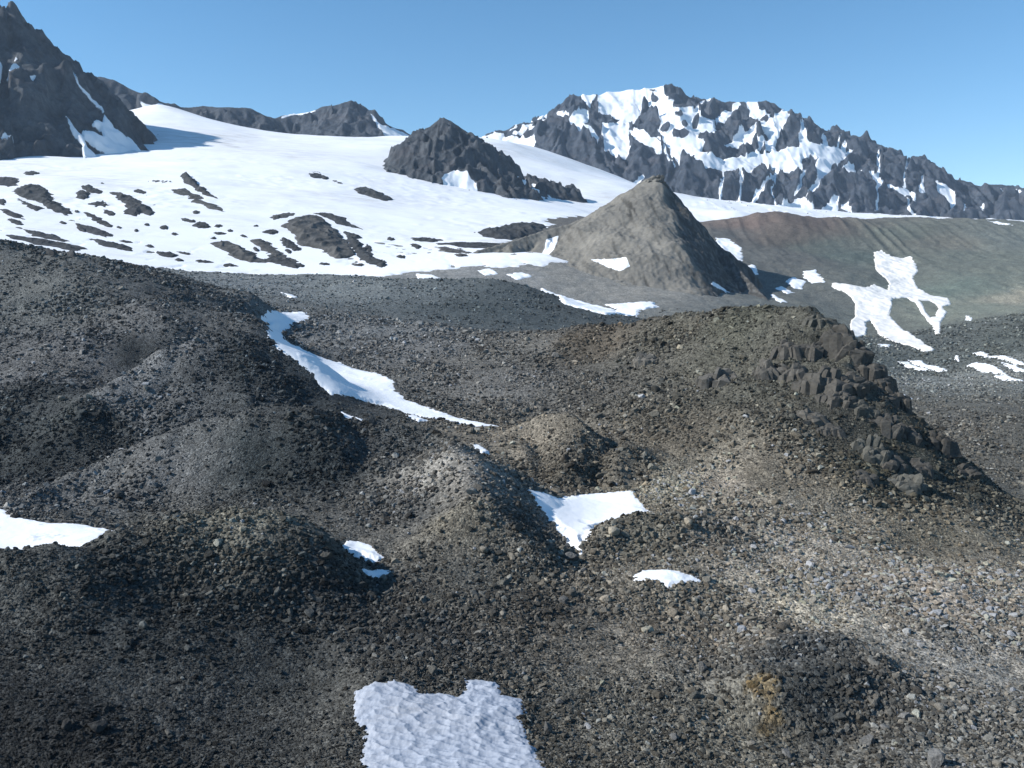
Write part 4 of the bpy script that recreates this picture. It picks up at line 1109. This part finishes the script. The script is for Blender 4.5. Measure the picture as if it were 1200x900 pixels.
# places a boulder can lie at, each findable in the photograph
PLACES = [(100, 860, 'on the dark slope at the bottom left'), (280, 720, 'on the dark lower left slope'), (80, 650, 'on the crest below the left snow tongue'), (280, 610, 'on the lower left crest'), (180, 550, 'on the smooth dark dome at left'),
          (330, 520, 'on the shaded side of the dark dome'), (240, 430, 'on the upper dark dome beside the winding snow'), (90, 380, 'high on the upper left slope'), (40, 470, 'in the dark trough at the left edge'), (450, 620, 'in the gully left of the cone shaped mound'),
          (545, 600, 'on the cone shaped mound'), (480, 720, 'in the hollow above the dimpled snow'), (390, 850, 'left of the dimpled snow patch'), (690, 850, 'right of the dimpled snow patch'), (700, 730, 'on the rubble in front of the bright snow hollow'),
          (790, 630, 'on the hump right of the bright snow hollow'), (660, 530, 'on the tan mounds behind the bright snow hollow'), (800, 570, 'on the pale slope above the bright snow hollow'), (800, 770, 'on the rubble left of the orange lichen'), (940, 800, 'on the small dark mound with orange lichen'),
          (930, 660, 'on the pale rubble field at right'), (1100, 700, 'on the light slope at the right edge'), (1120, 840, 'on the rubble at the bottom right'), (1010, 580, 'low on the face of the crag topped hill'), (880, 480, 'on the middle face of the crag topped hill'), (700, 450, 'on the broad slope left of the crags'),
          (480, 420, 'on the bank right of the winding snow'), (1130, 590, 'on the steep right shoulder of the crag topped hill'), (620, 395, 'near the crest of the broad ridge'), (850, 385, 'near the mossy top of the crag topped hill'), (1130, 510, 'on the valley side behind the crag topped hill')]
PL = np.array([p[:2] for p in PLACES], float)
from mathutils import Euler


def put_boulder(me, x, y, z, s3, rot, col, label, group=None):
    o = bpy.data.objects.new('boulder', me); COL.objects.link(o)
    o.location = (x, y, z); o.scale = s3; o.rotation_euler = rot
    o['col'] = [float(c) for c in col]
    return tag(o, label, 'boulder', group)


NAMED = [  # u, v, width px, height px, tone, label
    (641, 850, 11, 22, .17, 'upright grey slab standing right of the dimpled snow patch'), (1095, 887, 26, 26, .26, 'pale block at the bottom right edge with a dark shadowed side'),
    (1060, 838, 17, 14, .25, 'pale boulder above the bottom right corner'), (953, 702, 10, 11, .36, 'buff coloured boulder left of its twin on the pale rubble'), (967, 712, 9, 10, .38, 'buff coloured boulder right of its twin on the pale rubble'),
    (1007, 701, 12, 12, .26, 'light grey boulder on the pale rubble right of the buff pair'), (670, 650, 15, 15, .18, 'grey block at the foot of the bright snow hollow'), (684, 668, 13, 10, .16, 'second block just below the grey block at the snow hollow'),
    (661, 703, 14, 12, .15, 'flat topped boulder below the bright snow hollow'), (113, 848, 22, 17, .07, 'large dark rounded boulder on the bottom left slope'), (79, 846, 14, 15, .06, 'smaller dark boulder left of the large rounded one'),
    (72, 466, 9, 9, .30, 'pale boulder in the trough at the left edge'), (104, 464, 8, 8, .28, 'pale boulder right of its neighbour at the left trough'), (232, 398, 10, 7, .24, 'light boulder on the crest of the upper dark dome'),
    (216, 396, 8, 6, .26, 'smaller light boulder on the crest of the upper dark dome'), (142, 337, 8, 6, .28, 'pale boulder high on the upper left slope'), (171, 453, 7, 10, .28, 'pale standing stone on the side of the upper dark dome'),
    (652, 416, 10, 10, .2, 'light slab on the broad slope left of the crags'), (618, 397, 7, 6, .32, 'buff boulder near the crest of the broad ridge'), (428, 369, 7, 6, .1, 'dark boulder on the ridge crest above the winding snow'),
    (1018, 866, 20, 17, .2, 'grey boulder at the foot of the small dark mound'), (1037, 852, 15, 12, .24, 'light boulder right of the small dark mound'), (922, 882, 16, 12, .22, 'tabular boulder below the orange lichen'),
    (823, 780, 13, 15, .2, 'upright boulder left of the orange lichen'), (790, 862, 14, 14, .2, 'grey boulder at the bottom between dimpled snow and lichen'), (655, 820, 12, 10, .2, 'light stone beside the right edge of the dimpled snow'),
    (880, 870, 9, 8, .3, 'pale stone under the orange lichen'), (665, 640, 10, 10, .17, 'small block at the left tip of the bright snow hollow')]
k = 0
for u, v, wpx, hpx, tone, lab in NAMED:
    a_, L_ = hit(u, v + hpx * 0.35); y_ = math.exp(L_); x_ = a_ * y_; z_ = float(ground_z(x_, y_))
    s_ = y_ / 1000.0
    c = tone * np.array([1.02, 1.0, 0.94]) if tone < 0.27 else tone * np.array([1.08, 1.0, 0.84])
    put_boulder(BM[k % 10], x_, y_, z_ + 0.22 * hpx * s_, (wpx * s_ * 0.60, wpx * s_ * 0.60, hpx * s_ * 0.72), (0.1 * (k % 3), 0.08 * (k % 4), k * 1.1), c, lab)
    k += 1
for i in big:
    tone = 'pale' if scol[i].mean() > 0.17 else ('grey' if scol[i].mean() > 0.085 else 'dark')
    d = np.hypot((PL[:, 0] - su[i]), (PL[:, 1] - sv[i]) * 1.4)
    pl = PLACES[int(np.argmin(d))][2]
    s_ = ss[i] * 0.62
    put_boulder(BM[k % 10], sX[i], sY[i], sz[i] + 0.12 * ss[i], (s_ * RNG.uniform(.85, 1.2), s_ * RNG.uniform(.8, 1.1), s_ * RNG.uniform(.8, 1.1)), (RNG.uniform(-.5, .5), RNG.uniform(-.5, .5), RNG.uniform(0, 6.28)), scol[i],
                f'{tone} angular boulder {pl}', f'{tone} boulders {pl}')
    k += 1

# crags on the hill
M_CRAG = stone_material('crag rock', 'OBJECT')
CRAGS = [(848, 438, 40, 34, 'ribbed grey slab outcrop on the upper left face of the hill', .13), (905, 428, 30, 40, 'tall broken rock buttress on the upper face of the hill', .12), (968, 440, 40, 52, 'dark blocky buttress right of centre on the hill', .09),
         (938, 432, 30, 34, 'shadowed rock nose between the two buttresses of the hill', .1), (1022, 518, 34, 48, 'mossy columnar crag with a flat lit side low on the hill', .11), (1060, 562, 42, 36, 'rounded greenish crag above a dark hollow on the right flank', .12),
         (986, 388, 40, 42, 'crag at the very corner of the hilltop against the valley', .08), (1016, 424, 38, 36, 'crag stepping down the right skyline of the hill', .08), (1042, 460, 32, 30, 'lower crag on the right skyline of the hill', .08),
         (950, 485, 28, 22, 'small ledge of rock under the dark blocky buttress', .11), (1010, 475, 28, 24, 'square rock ledge above the mossy columnar crag', .09), (1098, 512, 32, 26, 'dark rock lump on the steep right shoulder', .06), (760, 418, 26, 20, 'light rock slab set in the slope left of the crags', .15),
         (960, 372, 26, 14, 'flat rock step on the mossy hilltop edge', .1), (1130, 548, 26, 18, 'rock lump far down the steep right shoulder', .07)]
EDGE_CRAG = 'broken dark rock crag among others along the right edge of the crag topped hill'
CRAGS += [(u_, v_, w_, h_, EDGE_CRAG, .085) for u_, v_, w_, h_ in ((1002, 404, 30, 26), (1030, 442, 30, 26), (1000, 444, 34, 26), (984, 462, 30, 22), (1040, 492, 34, 28), (1064, 504, 28, 26), (1044, 538, 32, 26), (1076, 544, 30, 24), (930, 404, 28, 22), (955, 402, 30, 24), (1012, 556, 26, 20), (972, 500, 26, 18))]


def crag_mesh(seed, nblocks=40):
    """one fractured outcrop: blocks split along shared joint directions"""
    r = np.random.default_rng(seed)
    bm = bmesh.new()
    lean = Euler((r.uniform(-0.25, 0.05), r.uniform(-0.3, 0.3), r.uniform(-0.5, 0.5))).to_matrix()
    for b in range(nblocks):
        ph = r.uniform(0, math.tau); rr = math.sqrt(r.uniform(0, 1)) * 0.8
        cx_, cy_ = rr * math.cos(ph), rr * math.sin(ph)
        top_ = (1 - 0.8 * rr ** 1.3) * r.uniform(0.45, 1.0)
        if b < 3: cx_, cy_, top_ = r.uniform(-0.3, 0.3), r.uniform(-0.2, 0.3), r.uniform(0.85, 1.05)
        sx, sy = r.uniform(0.10, 0.30), r.uniform(0.10, 0.30)
        jit = Euler((r.uniform(-.2, .2), r.uniform(-.2, .2), r.uniform(-.25, .25))).to_matrix()
        vs = []
        for zz_, sh in ((-0.9, 1.1), (top_ * 0.72, 1.0), (top_, 0.5)):
            for x_, y_ in ((-1, -1), (1, -1), (1, 1), (-1, 1), (0.2, -1.15), (-0.3, 1.1)):
                p = Vector((x_ * sx * sh * r.uniform(0.75, 1.1), y_ * sy * sh * r.uniform(0.75, 1.1), zz_ + (r.uniform(-0.12, 0.08) if zz_ > 0 else 0)))
                vs.append(bm.verts.new(lean @ (jit @ p + Vector((cx_, cy_, 0)))))
        res = bmesh.ops.convex_hull(bm, input=vs)
        junk = [g for g in res['geom_interior'] if isinstance(g, bmesh.types.BMVert)] + [g for g in res['geom_unused'] if isinstance(g, bmesh.types.BMVert)]
        bmesh.ops.delete(bm, geom=list(set(junk)), context='VERTS')
    me = bpy.data.meshes.new('rock_outcrop'); bm.to_mesh(me); bm.free()
    me.materials.append(M_CRAG)
    return me


from mathutils import Vector
for q, (u, v, wpx, hpx, lab, tone) in enumerate(CRAGS):
    a_, L_ = hit(u, v + hpx * 0.3); y_ = math.exp(L_); x_ = a_ * y_; z_ = float(ground_z(x_, y_)); s_ = y_ / 1000.0
    o = bpy.data.objects.new('rock_outcrop', crag_mesh(300 + q)); COL.objects.link(o)
    o.location = (x_, y_ + wpx * s_ * 0.25, z_ - 0.12 * hpx * s_)
    o.scale = (wpx * s_ * 0.82, wpx * s_ * 0.7, hpx * s_ * 0.62)
    c = tone * (np.array([1.04, 1.0, 0.84]) if 'green' in lab or 'mossy' in lab else np.array([1.08, 1.0, .86]))
    o['col'] = [float(t) * 1.15 for t in c]
    tag(o, lab, 'rock outcrop', 'broken crags along the right edge of the hill' if lab == EDGE_CRAG else None)
# tip of the pyramid hill
for q, (u, v, wpx, hpx, lab) in enumerate(((768, 210, 26, 14, 'dark broken rock tip on top of the pyramid shaped hill'),)):
    p = at(u, v, 1296)
    o = bpy.data.objects.new('rock_outcrop', crag_mesh(340 + q)); COL.objects.link(o)
    o.location = (p[0] + 1, p[1] - 2, p[2] - 8); o.scale = (19, 14, 14); o['col'] = [.12, .115, .1]
    tag(o, lab, 'rock outcrop')

# ------------------------------------------------------------------ air
top = max((max((ob.matrix_basis @ vv.co).z for vv in ob.data.vertices) for ob in bpy.data.objects if ob.type == 'MESH' and ob.name.startswith('mountain')), default=1200) + 15
hm = bpy.data.materials.new('air'); hm.use_nodes = True
ht_ = hm.node_tree; ht_.nodes.clear()
ho = ht_.nodes.new('ShaderNodeOutputMaterial'); pv = ht_.nodes.new('ShaderNodeVolumePrincipled')
pv.inputs['Color'].default_value = (0.62, 0.80, 1.0, 1); pv.inputs['Density'].default_value = HAZE; pv.inputs['Anisotropy'].default_value = 0.0
ht_.links.new(pv.outputs[0], ho.inputs['Volume'])
bm = bmesh.new(); bmesh.ops.create_cube(bm, size=1.0)
hme = bpy.data.meshes.new('haze'); bm.to_mesh(hme); bm.free(); hme.materials.append(hm)
hz = bpy.data.objects.new('haze', hme); COL.objects.link(hz)
hz.scale = (18400, 18400, top + 141.5); hz.location = (0, 0, (top - 141.5) / 2)
tag(hz, 'thin blue haze filling the air of the valley', 'haze', kind='stuff')

# ------------------------------------------------------------------ light, air, camera
SUN_AZ = math.radians(-97)      # from +Y towards +X
SUN_EL = math.radians(34)
w = bpy.data.worlds.new('World'); SC.world = w; w.use_nodes = True
nt = w.node_tree; bg = nt.nodes['Background']
sky = nt.nodes.new('ShaderNodeTexSky'); sky.sky_type = 'NISHITA'; sky.sun_disc = False
sky.sun_elevation = SUN_EL; sky.sun_rotation = SUN_AZ; sky.altitude = 2500; sky.air_density = 1.0; sky.dust_density = 0.0; sky.ozone_density = 1.0
hs = nt.nodes.new('ShaderNodeHueSaturation'); hs.inputs['Hue'].default_value = 0.492; hs.inputs['Saturation'].default_value = 1.25; hs.inputs['Value'].default_value = 1.2
nt.links.new(sky.outputs[0], hs.inputs['Color']); nt.links.new(hs.outputs[0], bg.inputs[0]); bg.inputs[1].default_value = 0.11
sd_ = bpy.data.lights.new('sun', 'SUN'); sd_.energy = 5.0; sd_.angle = math.radians(0.53); sd_.color = (1.0, 0.97, 0.93)
so = bpy.data.objects.new('sun', sd_); COL.objects.link(so)
from mathutils import Vector
sdir = Vector((math.sin(SUN_AZ) * math.cos(SUN_EL), math.cos(SUN_AZ) * math.cos(SUN_EL), math.sin(SUN_EL)))
so.rotation_euler = (-sdir).to_track_quat('-Z', 'Y').to_euler()

cd = bpy.data.cameras.new('camera'); cd.sensor_width = 36; cd.lens = 30; cd.clip_start = 1; cd.clip_end = 60000
co_ = bpy.data.objects.new('camera', cd); COL.objects.link(co_); co_.rotation_euler = (math.pi / 2 - PITCH, 0, 0)
SC.camera = co_
SC.view_settings.view_transform = 'Standard'; SC.view_settings.look = 'None'; SC.view_settings.exposure = 0.42; SC.view_settings.gamma = 1
SC.render.engine = 'CYCLES'
SC.cycles.max_bounces = 4
